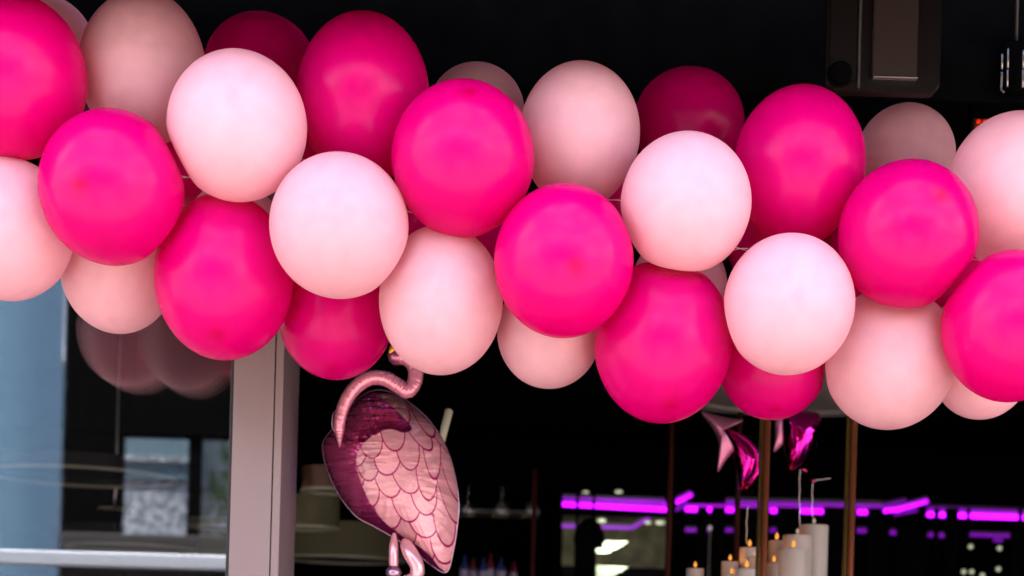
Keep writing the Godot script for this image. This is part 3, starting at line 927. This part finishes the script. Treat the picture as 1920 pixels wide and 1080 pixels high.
	tube(cd, curve([Vector3(-0.292, 2.3181, -3.8), Vector3(-0.2866, 2.4362, -3.8), Vector3(-0.2894, 2.6652, -3.82)], 5), [0.0007], 6)
	tag(part("hanging_string", cd, mats.thread), "thin cord from which the foil flamingo hangs", "string")

func etagere() -> void:
	var c := Vector3(0.8312, 2.3961, -4.75)
	var o := thing("display_stand", "round copper-posted display stand with a dark disc on top, holding the candles", "stand", Vector3(c.x, 0, c.z))
	var r := 0.415
	var t := begin()
	lathe(t, [Vector2(0.0, 0.032), Vector2(r, 0.032), Vector2(r, 0.0)], c, Vector3.UP, 72, true)
	part("top_disc", t, mats.disc_grey, o)
	var u := begin()
	lathe(u, [Vector2(r - 0.001, 0.0), Vector2(r - 0.055, 0.0), Vector2(r - 0.056, 0.012), Vector2(0, 0.012)], c, Vector3.UP, 72, true)
	part("underside", u, mats.disc_grey, o)
	for q in [[0.6731, 4.42, 0.0090, "copper"], [0.9083, 4.42, 0.0090, "copper"], [0.4692, 5.0, 0.0085, "copper_shaded"], [0.6901, 5.10, 0.0085, "copper_shaded"]]:
		var ps := begin()
		tube(ps, [Vector3(q[0], 0.03, -q[1]), Vector3(q[0], c.y - 0.001, -q[1])], [q[2]], 18)
		part("post", ps, mats[q[3]], o)
		if q[3] != "copper": continue
		var br := begin()
		tube(br, [Vector3(q[0] - q[2] - 0.006, 0.03, -q[1] - 0.004), Vector3(q[0] - q[2] - 0.006, c.y - 0.001, -q[1] - 0.004)], [0.006], 10)
		part("brass_strip", br, mats.brass, o)
	var sh := begin()
	lathe(sh, [Vector2(0.0, 0.03), Vector2(r, 0.03), Vector2(r, 0.0), Vector2(0.0, 0.0)], Vector3(c.x, 1.66, c.z), Vector3.UP, 72, true)
	part("shelf", sh, mats.disc_grey, o)
	var bs := begin()
	lathe(bs, [Vector2(0.0, 0.03), Vector2(r, 0.03), Vector2(r, 0.0), Vector2(0.0, 0.0)], Vector3(c.x, 0.021, c.z), Vector3.UP, 72, true)
	part("base_disc", bs, mats.disc_grey, o)
	# x, top, depth, half width (in the photo's units turned to metres), lit
	candle(0.8976, 2.035, -4.92, 0.0434, 1.692, false, "tallest white pillar candle at the right, its flame off", 0.0209)
	candle(0.828, 1.9933, -4.8, 0.0423, 1.692, false, "second tallest pillar candle with an unlit wick, left of the tallest", 0.0188)
	candle(0.7867, 1.9405, -4.62, 0.0415, 1.692, true, "large lit pillar candle standing in front of the two tallest", 0.0226)
	candle(0.6945, 1.9563, -4.84, 0.0292, 1.692, true, "lit pillar candle left of the copper post, its flame highest there", 0.0221)
	candle(0.7841, 1.9838, -4.9, 0.0248, 1.692, true, "lit pillar candle at the back just right of the copper post", 0.0224)
	candle(0.6535, 1.8783, -4.6, 0.0361, 1.692, true, "low lit pillar candle in front, left of the copper post", 0.0225)
	candle(0.6911, 1.9201, -4.72, 0.0216, 1.692, false, "warm toned pillar candle half hidden by the copper post", 0.0154)
	candle(0.6353, 1.9123, -4.82, 0.0252, 1.692, true, "short lit pillar candle behind the low left one", 0.0189)
	candle(0.6138, 1.8617, -4.62, 0.0219, 1.692, true, "lowest lit pillar candle at the bottom edge of the group", 0.0181)
	candle(0.5306, 1.8877, -4.8, 0.0259, 1.692, true, "lone lit pillar candle standing furthest left of the group", 0.0188)
	candle(0.7518, 1.906, -4.74, 0.0201, 1.692, true, "small lit pillar candle hidden beside the copper post's right side", 0.0201)
	for q in [[[Vector3(0.8408, 2.1952, -4.86), Vector3(0.8414, 2.1158, -4.86), Vector3(0.8454, 2.0286, -4.86)], "straight white ribbon hanging down to the tall unlit candle"], [[Vector3(0.9319, 2.1707, -4.86), Vector3(0.9066, 2.1668, -4.86), Vector3(0.883, 2.1598, -4.86), Vector3(0.8792, 2.1248, -4.86), Vector3(0.8812, 2.0534, -4.86)], "bent white ribbon with a crooked end above the tallest candle"], [[Vector3(0.694, 2.0837, -4.9), Vector3(0.692, 2.0436, -4.9), Vector3(0.694, 1.9716, -4.9)], "faint thin ribbon hanging by the left candles"]]:
		var rb := begin()
		var wav := curve(q[0], 6)
		for i in wav.size(): wav[i] += Vector3(sin(i * 1.7) * 0.0011, 0, cos(i * 1.3) * 0.001)
		tube(rb, wav, [0.0008], 6)
		tag(part("ribbon", rb, mats.thread), q[1], "ribbon", "ribbons hanging from the foil stars")

func foil_stars() -> void:
	var o := thing("foil_star_balloon", "foil star balloon with a satin pink point and a magenta crescent edge", "foil balloon", Vector3(0.6147, 2.2263, -4.72), "foil star balloons under the disc")
	var a := smooth_loop([Vector2(0.5252, 2.3379), Vector2(0.5625, 2.3297), Vector2(0.5997, 2.3215), Vector2(0.6492, 2.3152), Vector2(0.6188, 2.3005), Vector2(0.596, 2.289), Vector2(0.6077, 2.2554), Vector2(0.6238, 2.2312), Vector2(0.6031, 2.1998), Vector2(0.5795, 2.1637), Vector2(0.5798, 2.2053), Vector2(0.5819, 2.2408), Vector2(0.5703, 2.2714), Vector2(0.5509, 2.3017)], 4)
	part("satin_point", pillow(a, Vector2(0.5869, 2.2826), 0.022, -4.72, 0.03, 8, 5), mats.satin_pink, o)
	var b := smooth_loop([Vector2(0.6042, 2.295), Vector2(0.6403, 2.2804), Vector2(0.672, 2.2595), Vector2(0.6946, 2.2322), Vector2(0.7047, 2.2014), Vector2(0.7009, 2.1717), Vector2(0.683, 2.1432), Vector2(0.6543, 2.1144), Vector2(0.646, 2.1344), Vector2(0.6387, 2.1715), Vector2(0.6266, 2.2147), Vector2(0.616, 2.2611)], 4)
	part("mirror_point", pillow(b, Vector2(0.6611, 2.2064), 0.05, -4.76, 0.12, 10, 6), mats.mirror_magenta, o)
	var sm := begin()
	tube(sm, [Vector3(0.6032, 2.2905, -4.74), Vector3(0.6349, 2.2747, -4.72), Vector3(0.665, 2.2526, -4.71), Vector3(0.6858, 2.2242, -4.7), Vector3(0.6959, 2.1938, -4.7), Vector3(0.6921, 2.1645, -4.7), Vector3(0.6759, 2.1375, -4.71), Vector3(0.6516, 2.1123, -4.74)], [0.002, 0.005, 0.007, 0.008, 0.008, 0.007, 0.006, 0.003], 8)
	part("rolled_edge", sm, mats.mirror_magenta, o)
	var p := thing("foil_star_balloon", "magenta mirror foil star balloon hanging right of the copper post", "foil balloon", Vector3(0.804, 2.2588, -4.75), "foil star balloons under the disc")
	var d := smooth_loop([Vector2(0.7379, 2.3501), Vector2(0.7611, 2.3507), Vector2(0.764, 2.3042), Vector2(0.7654, 2.2546), Vector2(0.7565, 2.2388), Vector2(0.7429, 2.226), Vector2(0.7381, 2.2321), Vector2(0.7423, 2.2477), Vector2(0.7392, 2.3035)], 4)
	part("satin_point", pillow(d, Vector2(0.7518, 2.2961), 0.016, -4.72, 0.03, 8, 8), mats.satin_pink, p)
	var e := smooth_loop([Vector2(0.7739, 2.3556), Vector2(0.8255, 2.3602), Vector2(0.8822, 2.3524), Vector2(0.8866, 2.307), Vector2(0.8784, 2.2644), Vector2(0.8575, 2.2262), Vector2(0.8255, 2.194), Vector2(0.8054, 2.184), Vector2(0.7925, 2.1962), Vector2(0.782, 2.2335), Vector2(0.7742, 2.2882)], 4)
	part("mirror_point", pillow(e, Vector2(0.8307, 2.2898), 0.06, -4.8, 0.09, 10, 9), mats.mirror_magenta, p)
	for q in [[Vector3(0.8405, 2.1928, -4.84), Vector3(0.8597, 2.1839, -4.84)], [Vector3(0.8714, 2.1589, -4.84), Vector3(0.8858, 2.1545, -4.84)]]:
		var k := begin()
		tube(k, [q[0], (q[0] + q[1]) / 2.0 + Vector3(0, 0.004, 0), q[1]], [0.003, 0.005, 0.002], 8)
		part("filling_tab", k, mats.magenta_dark, p)

func interior() -> void:
	# purple led bars, and their reflections modelled as dim glowing bars
	purple_bar(Vector3(0.2828, 2.6296, -10.6), Vector3(0.976, 2.6109, -10.6), 0.0282, true, "long bright purple led bar left of the copper post")
	purple_bar(Vector3(0.3032, 2.7445, -11.4), Vector3(1.0369, 2.7427, -11.4), 0.0248, false, "dim purple led glow modelled just above the long bright one at left")  # glow on the ceiling recess, modelled as a bar
	purple_bar(Vector3(0.9936, 2.6952, -11), Vector3(1.0125, 2.6598, -11), 0.0239, true, "short purple end piece closing the left hairpin of led bars")
	purple_bar(Vector3(1.03, 2.6609, -10.6), Vector3(1.1392, 2.7193, -10.6), 0.0307, true, "slanted purple led bar just right of the thin copper post")
	purple_bar(Vector3(1.0898, 2.6661, -11.2), Vector3(1.1763, 2.7161, -11.2), 0.0189, false, "dim slanted purple led bar under the bright slanted one at centre")
	purple_bar(Vector3(1.097, 2.6177, -10.6), Vector3(2.3261, 2.6314, -10.6), 0.0307, true, "long purple led bar cut into pieces by the black slats")
	purple_bar(Vector3(1.1507, 2.5085, -9), Vector3(2.018, 2.5122, -9), 0.0239, false, "dim wide purple led bar behind the ribbons above the candles")
	purple_bar(Vector3(2.3811, 2.6433, -10.6), Vector3(2.4708, 2.6562, -10.6), 0.0282, true, "short foot of the big slanted purple bar at right")
	purple_bar(Vector3(2.4571, 2.6523, -10.6), Vector3(2.67, 2.7172, -10.6), 0.0307, true, "big slanted purple led bar right of the copper post")
	purple_bar(Vector3(2.5149, 2.7389, -11.2), Vector3(2.6748, 2.7763, -11.2), 0.0162, false, "dim slanted purple led bar above the big slanted one")
	purple_bar(Vector3(2.5898, 2.6788, -11.2), Vector3(2.7498, 2.7126, -11.2), 0.0189, false, "dim slanted purple led bar under the big slanted one")
	purple_bar(Vector3(2.6656, 2.627, -10.6), Vector3(3.3132, 2.6244, -10.6), 0.0307, true, "bright purple led bar running to the right edge")
	purple_bar(Vector3(2.8656, 2.7455, -11.4), Vector3(3.5623, 2.7389, -11.4), 0.0248, false, "dim purple led bar above the one running to the right edge")
	purple_bar(Vector3(0.3166, 2.5798, -11.7), Vector3(0.8327, 2.579, -11.7), 0.0226, false, "dim lower purple led reflection across the olive wall")  # from here on: reflections of the bars above, built as glowing bars
	purple_bar(Vector3(0.8327, 2.579, -11.7), Vector3(0.9604, 2.659, -11.7), 0.0226, false, "dim bent purple led reflection rising across the olive wall")
	purple_bar(Vector3(1.2046, 2.566, -11.6), Vector3(2.0189, 2.5851, -11.6), 0.0224, false, "dim lower purple led reflection behind the black slats")
	purple_bar(Vector3(2.3976, 2.5957, -11.6), Vector3(2.4924, 2.5945, -11.6), 0.0252, false, "dim purple led reflection right of the copper post")
	purple_bar(Vector3(2.6555, 2.5915, -11.6), Vector3(2.7049, 2.5853, -11.6), 0.028, false, "small square dim purple led reflection under the big slanted bar")
	purple_bar(Vector3(2.9286, 2.5802, -11.6), Vector3(3.05, 2.576, -11.6), 0.0252, false, "small dim purple led reflection below the right bars")
	purple_bar(Vector3(3.2127, 2.5882, -11.6), Vector3(3.5158, 2.5891, -11.6), 0.0196, false, "dim lower purple led reflection at the right edge")
	purple_bar(Vector3(3.3917, 2.5553, -11.6), Vector3(3.46, 2.5534, -11.6), 0.0168, false, "smallest dim purple led reflection at the lower right")
	for q in [[Vector3(0.6295, 2.6185, -10.6), 1.3], [Vector3(1.8412, 2.6316, -10.6), 1.6], [Vector3(3.1227, 2.626, -10.6), 1.0]]:
		var al := AreaLight3D.new()
		al.name = "led_glow"
		al.area_size = Vector2(q[1], 0.05)
		al.light_color = Color(0.8, 0.1, 1.0)
		al.light_energy = 0.12
		al.area_range = 20.0
		al.shadow_enabled = true
		al.position = q[0] + Vector3(0, 0, 0.05)
		add_child(al)
	# black partition before them
	var o := thing("black_partition", "black slatted partition in front of the purple lights", "partition", Vector3(1.3579, 2.3908, -9.6))
	for q in [[0.3492, 0.368, 2.6133], [0.4464, 0.4621, 2.616], [0.8852, 0.9353, 2.691], [1.0638, 1.1233, 2.5362], [1.1484, 1.2299, 2.5385], [1.28, 1.49, 2.5422], [1.5339, 1.6686, 2.5493], [1.8065, 1.9319, 2.557], [1.9444, 2.0008, 2.5577], [2.0667, 2.1544, 2.558], [2.4584, 2.4835, 2.569], [2.5242, 2.5963, 2.5708], [2.6496, 2.6653, 2.5743], [2.9536, 2.9724, 2.5828], [2.9097, 2.9536, 2.4813], [2.239, 2.4177, 2.4625], [2.1575, 2.1952, 2.4603], [0.227, 0.2709, 2.6099]]:
		part("slat", boxed(Vector3(q[0], 1.0, -9.62), Vector3(q[1], q[2], -9.58), 0.003), mats.interior_black, o)
	part("rail", boxed(Vector3(0.255, 2.4619, -9.53), Vector3(0.8814, 2.4836, -9.5), 0.003), mats.interior_black, o)
	# olive wall panel behind, and its lit shelves
	var w := thing("olive_wall_panel", "dim olive wall seen under the purple lights left of the copper post", "wall panel", Vector3(0.7202, 2.4827, -12))
	part("panel", boxed(Vector3(0.3458, 2.3142, -12.1), Vector3(1.1254, 2.7021, -12.0), 0.004), mats.olive_panel, w)
	part("plinth", boxed(Vector3(0.3458, 0.022, -12.1), Vector3(1.1254, 2.3142 - 0.003, -11.98), 0.004), mats.interior_black, w)
	for q in [[1012, "upper white fluorescent ceiling light shining beside the black column"], [1060, "lower white fluorescent ceiling light shining beside the black column"]]:
		var f := thing("fluorescent_light", q[1], "light", Vector3(0.6422, 2.4086, -11), "white fluorescent lights")
		for s in [[0, 1119, 1176, 3.2], [5.5, 1119, 1168, 3.2], [11, 1119, 1158, 3.0], [16.5, 1119, 1146, 2.6]]:
			var y0: float = (1240.0 - q[0] - s[0]) / 3062.0
			var dd := 11.0
			var st := begin()
			var x0: float = (s[1] - 960) / 3062.0 * dd - y0 * 0.028 * dd
			var x1: float = (s[2] - 960) / 3062.0 * dd - y0 * 0.028 * dd
			var yy := 1.6 + y0 * dd
			var th: float = s[3] / 3062.0 * dd
			slab(st, PackedVector2Array([Vector2(x0, yy - th), Vector2(x0 + (x1 - x0) * 0.6, yy - th * 0.9), Vector2(x1, yy + th * 0.3), Vector2(x1 - 0.01, yy + th * 0.6), Vector2(x0, yy + th * 0.6)]), -dd - 0.02, -dd, 0.004)
			part("tube", st, mats.fluorescent, f)
	var fl := AreaLight3D.new()
	fl.name = "fluorescent_glow"
	fl.area_size = Vector2(0.25, 0.2)
	fl.light_color = Color(0.95, 1.0, 0.88)
	fl.light_energy = 0.2
	fl.area_range = 20.0
	fl.shadow_enabled = true
	fl.position = Vector3(0.6479, 2.3515, -10.95)
	add_child(fl)
	for q in [[1128, 976, 8, 4, "slanted cream ceiling lamp above the white fluorescents"], [1215, 980, 6, 3, "oval cream ceiling lamp left of the copper post"], [1238, 980, 9, 4, "wide cream ceiling lamp touching the copper post"], [1160, 922, 7, 3, "small white ceiling spot above the purple bars"], [1098, 923, 6, 2, "faint white ceiling spot over the black column"]]:
		var cl := begin()
		var k := 11.3 / 3062.0
		var pc := Vector3((q[0] - 960) * k - (1240 - q[1]) * k * 0.028, 1.6 + (1240 - q[1]) * k + (q[0] - 960) * k * 0.028, -11.3)
		lathe(cl, [Vector2(0, 0.9), Vector2(0.7, 0.75), Vector2(1.0, 0.2), Vector2(0.9, -0.6), Vector2(0, -1.0)].map(func(v): return Vector2(v.x * q[2] * k, v.y * q[3] * k)), pc, Vector3.UP, 20)
		tag(part("ceiling_spot_light", cl, mats.pale_glow), q[4], "ceiling light", "small ceiling lights deep in the room")
	var bc := thing("black_column", "black column with a domed lamp silhouetted against the purple lights", "column", Vector3(0.3943, 2.3324, -9.2))
	part("shaft", boxed(Vector3(0.3522, 0.022, -9.4), Vector3(0.4574, 2.3776, -9.2), 0.004), mats.interior_black, bc)
	var dm := begin()
	var kk := 9.2 / 3062.0
	lathe(dm, [Vector2(0, 0), Vector2(9 * kk, -2 * kk), Vector2(20 * kk, -12 * kk), Vector2(27 * kk, -28 * kk), Vector2(30 * kk, -42 * kk), Vector2(26 * kk, -58 * kk), Vector2(0, -58 * kk)], Vector3(0.4203, 2.4321, -9.3), Vector3.UP, 28)
	part("dome", dm, mats.interior_black, bc)
	# slim things
	var fl2 := thing("floor_lamp", "slim stand with a small white bulb among the purple lights", "lamp", Vector3(0.8919, 0, -7.5))
	var s1 := begin()
	tube(s1, [Vector3(0.8919, 0.022, -7.5), Vector3(0.8916, 2.2253, -7.5)], [0.005], 8)
	part("stem", s1, mats.steel, fl2)
	var s2 := begin()
	lathe(s2, [Vector2(0, 0.013), Vector2(0.008, 0.009), Vector2(0.0105, 0.0), Vector2(0.008, -0.01), Vector2(0, -0.013)], Vector3(0.8912, 2.2375, -7.5), Vector3.UP, 14)
	part("bulb", s2, mats.white_paint, fl2)
	var cp := begin()
	tube(cp, [Vector3(0.0674, 0.022, -6.2), Vector3(0.0674, 2.3309, -6.2)], [0.009], 12)
	tag(part("copper_pole", cp, mats.copper_shaded), "slim dark copper pole between the bottles and the purple lights", "pole")
	var stck := begin()
	tube(stck, [Vector3(-0.2061, 2.1836, -4.4), Vector3(-0.1999, 2.2197, -4.4), Vector3(-0.1884, 2.2704, -4.4), Vector3(-0.1871, 2.2747, -4.4)], [0.008, 0.0105, 0.011, 0.006], 12)
	tag(part("cream_stick", stck, mats.cream_stick), "pale cream stick leaning out behind the flamingo's back", "stick")
	# drum lampshades
	for q in [[Vector3(-0.6794, 2.2004, -6), 57, 16, 46, "copper_shade", "copper brown drum lampshade nearest to the right side of the grey post"], [Vector3(-0.8634, 2.1246, -6.8), 57, 19, 62, "olive_shade", "olive drum lampshade with a black opening right beside the grey post"], [Vector3(-0.892, 2.091, -8.4), 120, 16, 66, "olive_shade", "wide olive drum lampshade lowest behind the flamingo"], [Vector3(-1.7124, 2.2692, -6.4), 178, 17, 30, "black_felt", "wide flat black ring lamp with a thin pale rim behind the window"], [Vector3(-1.8879, 2.096, -8), 122, 16, 40, "black_felt", "flat lamp with a gold-lit rim low behind the window"], [Vector3(-1.2384, 2.1302, -7), 72, 15, 20, "olive_shade", "olive drum lampshade behind the glass just left of the grey post"], [Vector3(-1.6469, 2.1686, -9.6), 100, 12, 44, "olive_shade", "far olive drum lampshade lowest behind the glass by the post"]]:
		var kd: float = -q[0].z / 3062.0
		drum(q[0], q[1] * kd, q[3] * kd, mats[q[4]], q[5])
	var tp := thing("dish_pendant_lamp", "small white dish lamp on a stem in the middle of the window", "pendant lamp", Vector3(-1.7724, 2.2255, -7.2))
	var t1 := begin()
	var kt := 7.2 / 3062.0
	lathe(t1, [Vector2(3 * kt, 4 * kt), Vector2(28 * kt, 1 * kt), Vector2(31 * kt, -2 * kt), Vector2(0, -3 * kt)], Vector3(-1.7724, 2.2255, -7.2), Vector3.UP, 28)
	part("dish", t1, mats.cream_rim, tp)
	var t2 := begin()
	tube(t2, [Vector3(-1.7726, 2.2325, -7.2), Vector3(-1.7676, 2.3079, -7.2), Vector3(-1.7676, CEIL, -7.2)], [0.006], 8)
	part("stem", t2, mats.steel, tp)
	# bar: hanging glasses and bottles
	var rk := thing("glass_rack", "dark hanging rack over the bar with small brass hooks", "rack", Vector3(-0.0811, 2.2806, -7.6))
	part("rail", boxed(Vector3(-0.2625, 2.2829, -7.6) - Vector3(0, 0, 0.2), Vector3(0.1094, 2.3058, -7.6), 0.004), mats.black, rk)
	for x in [Vector3(-0.1972, 2.2755, -7.58), Vector3(-0.1006, 2.2757, -7.58), Vector3(-0.0413, 2.2774, -7.58), Vector3(0.0405, 2.2747, -7.58)]:
		var hk := begin()
		tube(hk, [x + Vector3(-0.012, -0.008, 0), x, x + Vector3(0.012, 0.008, 0)], [0.003, 0.006, 0.003], 8)
		part("hook", hk, mats.brass, rk)
	var n := 0
	for x in [Vector3(-0.2216, 2.3387, -7.5), Vector3(-0.0672, 2.3381, -7.5), Vector3(0.0748, 2.3421, -7.5)]:
		var wg := begin()
		lathe(wg, [Vector2(0.032, 0.06), Vector2(0.004, 0.055), Vector2(0.004, 0.0), Vector2(0.03, -0.02), Vector2(0.036, -0.05), Vector2(0.03, -0.085), Vector2(0.028, -0.085), Vector2(0.034, -0.05), Vector2(0.0, -0.01)], x, Vector3.UP, 24)
		tag(part("wine_glass", wg, mats.glass_ware), ["upturned wine glass hanging nearest the flamingo's back", "upturned wine glass in the middle of the bar rack", "upturned wine glass beside the slim copper pole"][n], "wine glass", "wine glasses hanging over the bar")
		n += 1
	part("shelf", boxed(Vector3(-0.2678, 1.9401, -7.6) - Vector3(0, 0.03, 0.1), Vector3(0.1142, 1.9558, -7.6) + Vector3(0, 0, 0.12), 0.004), mats.black, rk)
	n = 0
	for q in [[870, 1045, "bottle_blue"], [886, 1050, "bottle_red"], [905, 1048, "bottle_blue"], [918, 1040, "bottle_red"], [938, 1046, "bottle_blue"], [962, 1052, "bottle_red"]]:
		var kb := 7.55 / 3062.0
		var base := Vector3((q[0] - 960) * kb - 140 * kb * 0.028, 1.9506 + 0.002, -7.55)
		var top: float = 1.6 + (1240 - q[1]) * kb
		var hgt: float = top - base.y
		var bt := thing("bottle", ["blue bottle next to the flamingo's tail", "red bottle second from the flamingo's tail", "blue bottle third from the flamingo's tail", "tall red bottle in the middle of the bar shelf", "blue bottle second from the copper pole", "short red bottle nearest the copper pole"][n], "bottle", base, "bottles on the bar shelf")
		var bb := begin()
		var rb: float = [0.021, 0.017, 0.024, 0.019, 0.026, 0.018][n]
		lathe(bb, [Vector2(0, hgt), Vector2(0.008, hgt), Vector2(0.008, hgt * 0.78), Vector2(rb - 0.001, hgt * 0.6), Vector2(rb, 0.0), Vector2(0, 0)], base, Vector3.UP, 20)
		part("glass_body", bb, mats[q[2]], bt)
		var lb := begin()
		lathe(lb, [Vector2(rb + 0.0004, hgt * 0.5), Vector2(rb + 0.0004, hgt * 0.18)], base, Vector3.UP, 20)
		part("paper_label", lb, mats.paper, bt)
		n += 1
	# little glimmers at the lower right: glints on glass items, modelled as glowing beads
	n = 0
	for x in [Vector3(2.5091, 2.3025, -9), Vector3(2.668, 2.2981, -9), Vector3(2.4747, 2.1633, -9), Vector3(2.5188, 2.1645, -9), Vector3(2.6653, 2.1833, -9), Vector3(2.5782, 2.1456, -9)]:
		var gl := begin()
		lathe(gl, [Vector2(0, 0.014), Vector2(0.010, 0.010), Vector2(0.014, 0.0), Vector2(0.010, -0.010), Vector2(0, -0.014)], x, Vector3.UP, 16)
		tag(part("glass_glint", gl, mats.pale_glow), ["small pale glint highest at the lower right under the purple bar", "small pale glint nearest the right edge under the purple bar", "small pale glint lowest left of the right-hand cluster", "small pale glint beside the lowest left one of the cluster", "small pale glint under the one nearest the right edge", "small cream glint cut by the bottom edge at the lower right"][n], "bulb", "small glass glints at the lower right")
		n += 1

func upper_right() -> void:
	var z := -3.3
	var o := thing("wall_heater", "dark rounded heater housing with a brushed panel at the top right", "heater", Vector3(0.7159, 2.8707, -3.3))
	var q := Vector3(0.716, 2.8653, -3.3)
	var lo := Vector2(0.6012, 2.7716)
	var hi := Vector2(0.8328, 3.0215)
	var st := begin()
	slab(st, round_rect(lo, hi, 0.022, 8), z - 0.03, z, 0.005)
	part("housing", st, mats.heater_shell, o)
	part("reflector_panel", boxed(Vector3(0.692, 2.7981, z + 0.001), Vector3(0.7825, hi.y - 0.02, z + 0.012), 0.003), mats.heater_panel, o)
	part("panel_lip", boxed(Vector3(0.6942, 2.7949, z + 0.001), Vector3(0.7836, 2.7981 - 0.0005, z + 0.016), 0.001), mats.steel, o)
	part("side_rib", boxed(Vector3(0.664, lo.y + 0.004, z + 0.001), Vector3(0.6694, hi.y - 0.02, z + 0.006), 0.002), mats.steel_dark, o)
	part("raised_edge", boxed(Vector3(lo.x + 0.006, lo.y + 0.02, z + 0.001), Vector3(0.6608, hi.y - 0.02, z + 0.005), 0.002), mats.heater_shell, o)
	var kb := begin()
	var kc := Vector3(0.6283, 2.8036, -3.3)
	kc.z = z + 0.004
	lathe(kb, [Vector2(0, 0.016), Vector2(0.018, 0.016), Vector2(0.022, 0.012), Vector2(0.022, 0.002), Vector2(0.027, 0.0)], kc, Vector3.BACK, 32, true)
	part("knob", kb, mats.interior_black, o)
	var br := begin()
	tube(br, [Vector3((lo.x + hi.x) / 2.0, hi.y - 0.03, z - 0.015), Vector3((lo.x + hi.x) / 2.0, 3.059, z - 0.015)], [0.012], 14)
	part("hanging_bar", br, mats.black, o)
	# slim lantern cut by the right edge, its window highlights modelled as bars
	var l := thing("lantern_with_highlights", "black lantern with highlights modelled as slim bars at the top right edge", "lantern", Vector3(1.0442, 2.8985, -3.5))
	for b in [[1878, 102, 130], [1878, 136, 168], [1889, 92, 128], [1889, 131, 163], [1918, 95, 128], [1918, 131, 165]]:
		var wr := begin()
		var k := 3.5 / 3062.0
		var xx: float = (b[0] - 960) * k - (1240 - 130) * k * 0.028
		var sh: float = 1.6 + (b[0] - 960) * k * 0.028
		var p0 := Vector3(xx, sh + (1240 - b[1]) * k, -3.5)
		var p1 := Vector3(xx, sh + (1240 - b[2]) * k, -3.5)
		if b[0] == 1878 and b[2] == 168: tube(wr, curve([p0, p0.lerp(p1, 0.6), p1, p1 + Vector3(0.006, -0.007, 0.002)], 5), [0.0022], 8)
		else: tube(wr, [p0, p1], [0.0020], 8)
		part("bar", wr, mats.steel, l)  # steel bar in place of a highlight on the glossy body
	var bd := begin()
	lathe(bd, [Vector2(0, 0.05), Vector2(0.03, 0.05), Vector2(0.034, 0.045), Vector2(0.034, -0.04), Vector2(0.028, -0.05), Vector2(0, -0.05)], Vector3(1.0621, 2.9208, -3.56), Vector3.UP, 28)
	part("body", bd, mats.interior_black, l)
	var hg := begin()
	tube(hg, [Vector3(1.0605, 2.9789, -3.56), Vector3(1.0605, CEIL, -3.56)], [0.004], 8)
	part("cord", hg, mats.black, l)
	# red glowing grille
	var g := thing("heater_grille", "small red glowing heater grille peeping over the right edge balloon", "heater lamp", Vector3(1.1708, 3.0105, -4.2))
	for r in 3:
		for c in 3:
			var k := 4.2 / 3062.0
			var x := (1831.0 + c * 12.0 - 960.0) * k - 1005.0 * k * 0.028
			var y := 1.6 + (1240.0 - 224.0 - r * 13.0) * k + 875.0 * k * 0.028
			part("glowing_cell", boxed(Vector3(x, y - 0.010, -4.206), Vector3(x + 0.0105, y, -4.2), 0.001), mats.ember if r == 0 else mats.ember_bright, g)
	var fx := Vector3(1.1524, 3.0292, -4.2)
	part("back_plate", boxed(fx + Vector3(-0.004, -0.07, -0.03), fx + Vector3(0.06, 0.004, -0.0095), 0.002), mats.black, g)
	var arm := begin()
	tube(arm, [fx + Vector3(0.03, -0.02, -0.03), fx + Vector3(0.03, -0.02, -0.15), Vector3(fx.x + 0.03, CEIL, -4.38)], [0.008], 8)
	part("hanging_bar", arm, mats.interior_black, g)
	var gl := OmniLight3D.new()
	gl.name = "grille_light"
	gl.light_color = Color(1.0, 0.2, 0.05)
	gl.light_energy = 0.00008
	gl.light_size = 0.01
	gl.omni_range = 10.0
	gl.omni_attenuation = 2.0
	gl.shadow_enabled = true
	gl.position = fx + Vector3(0.015, -0.02, 0.02)
	add_child(gl)
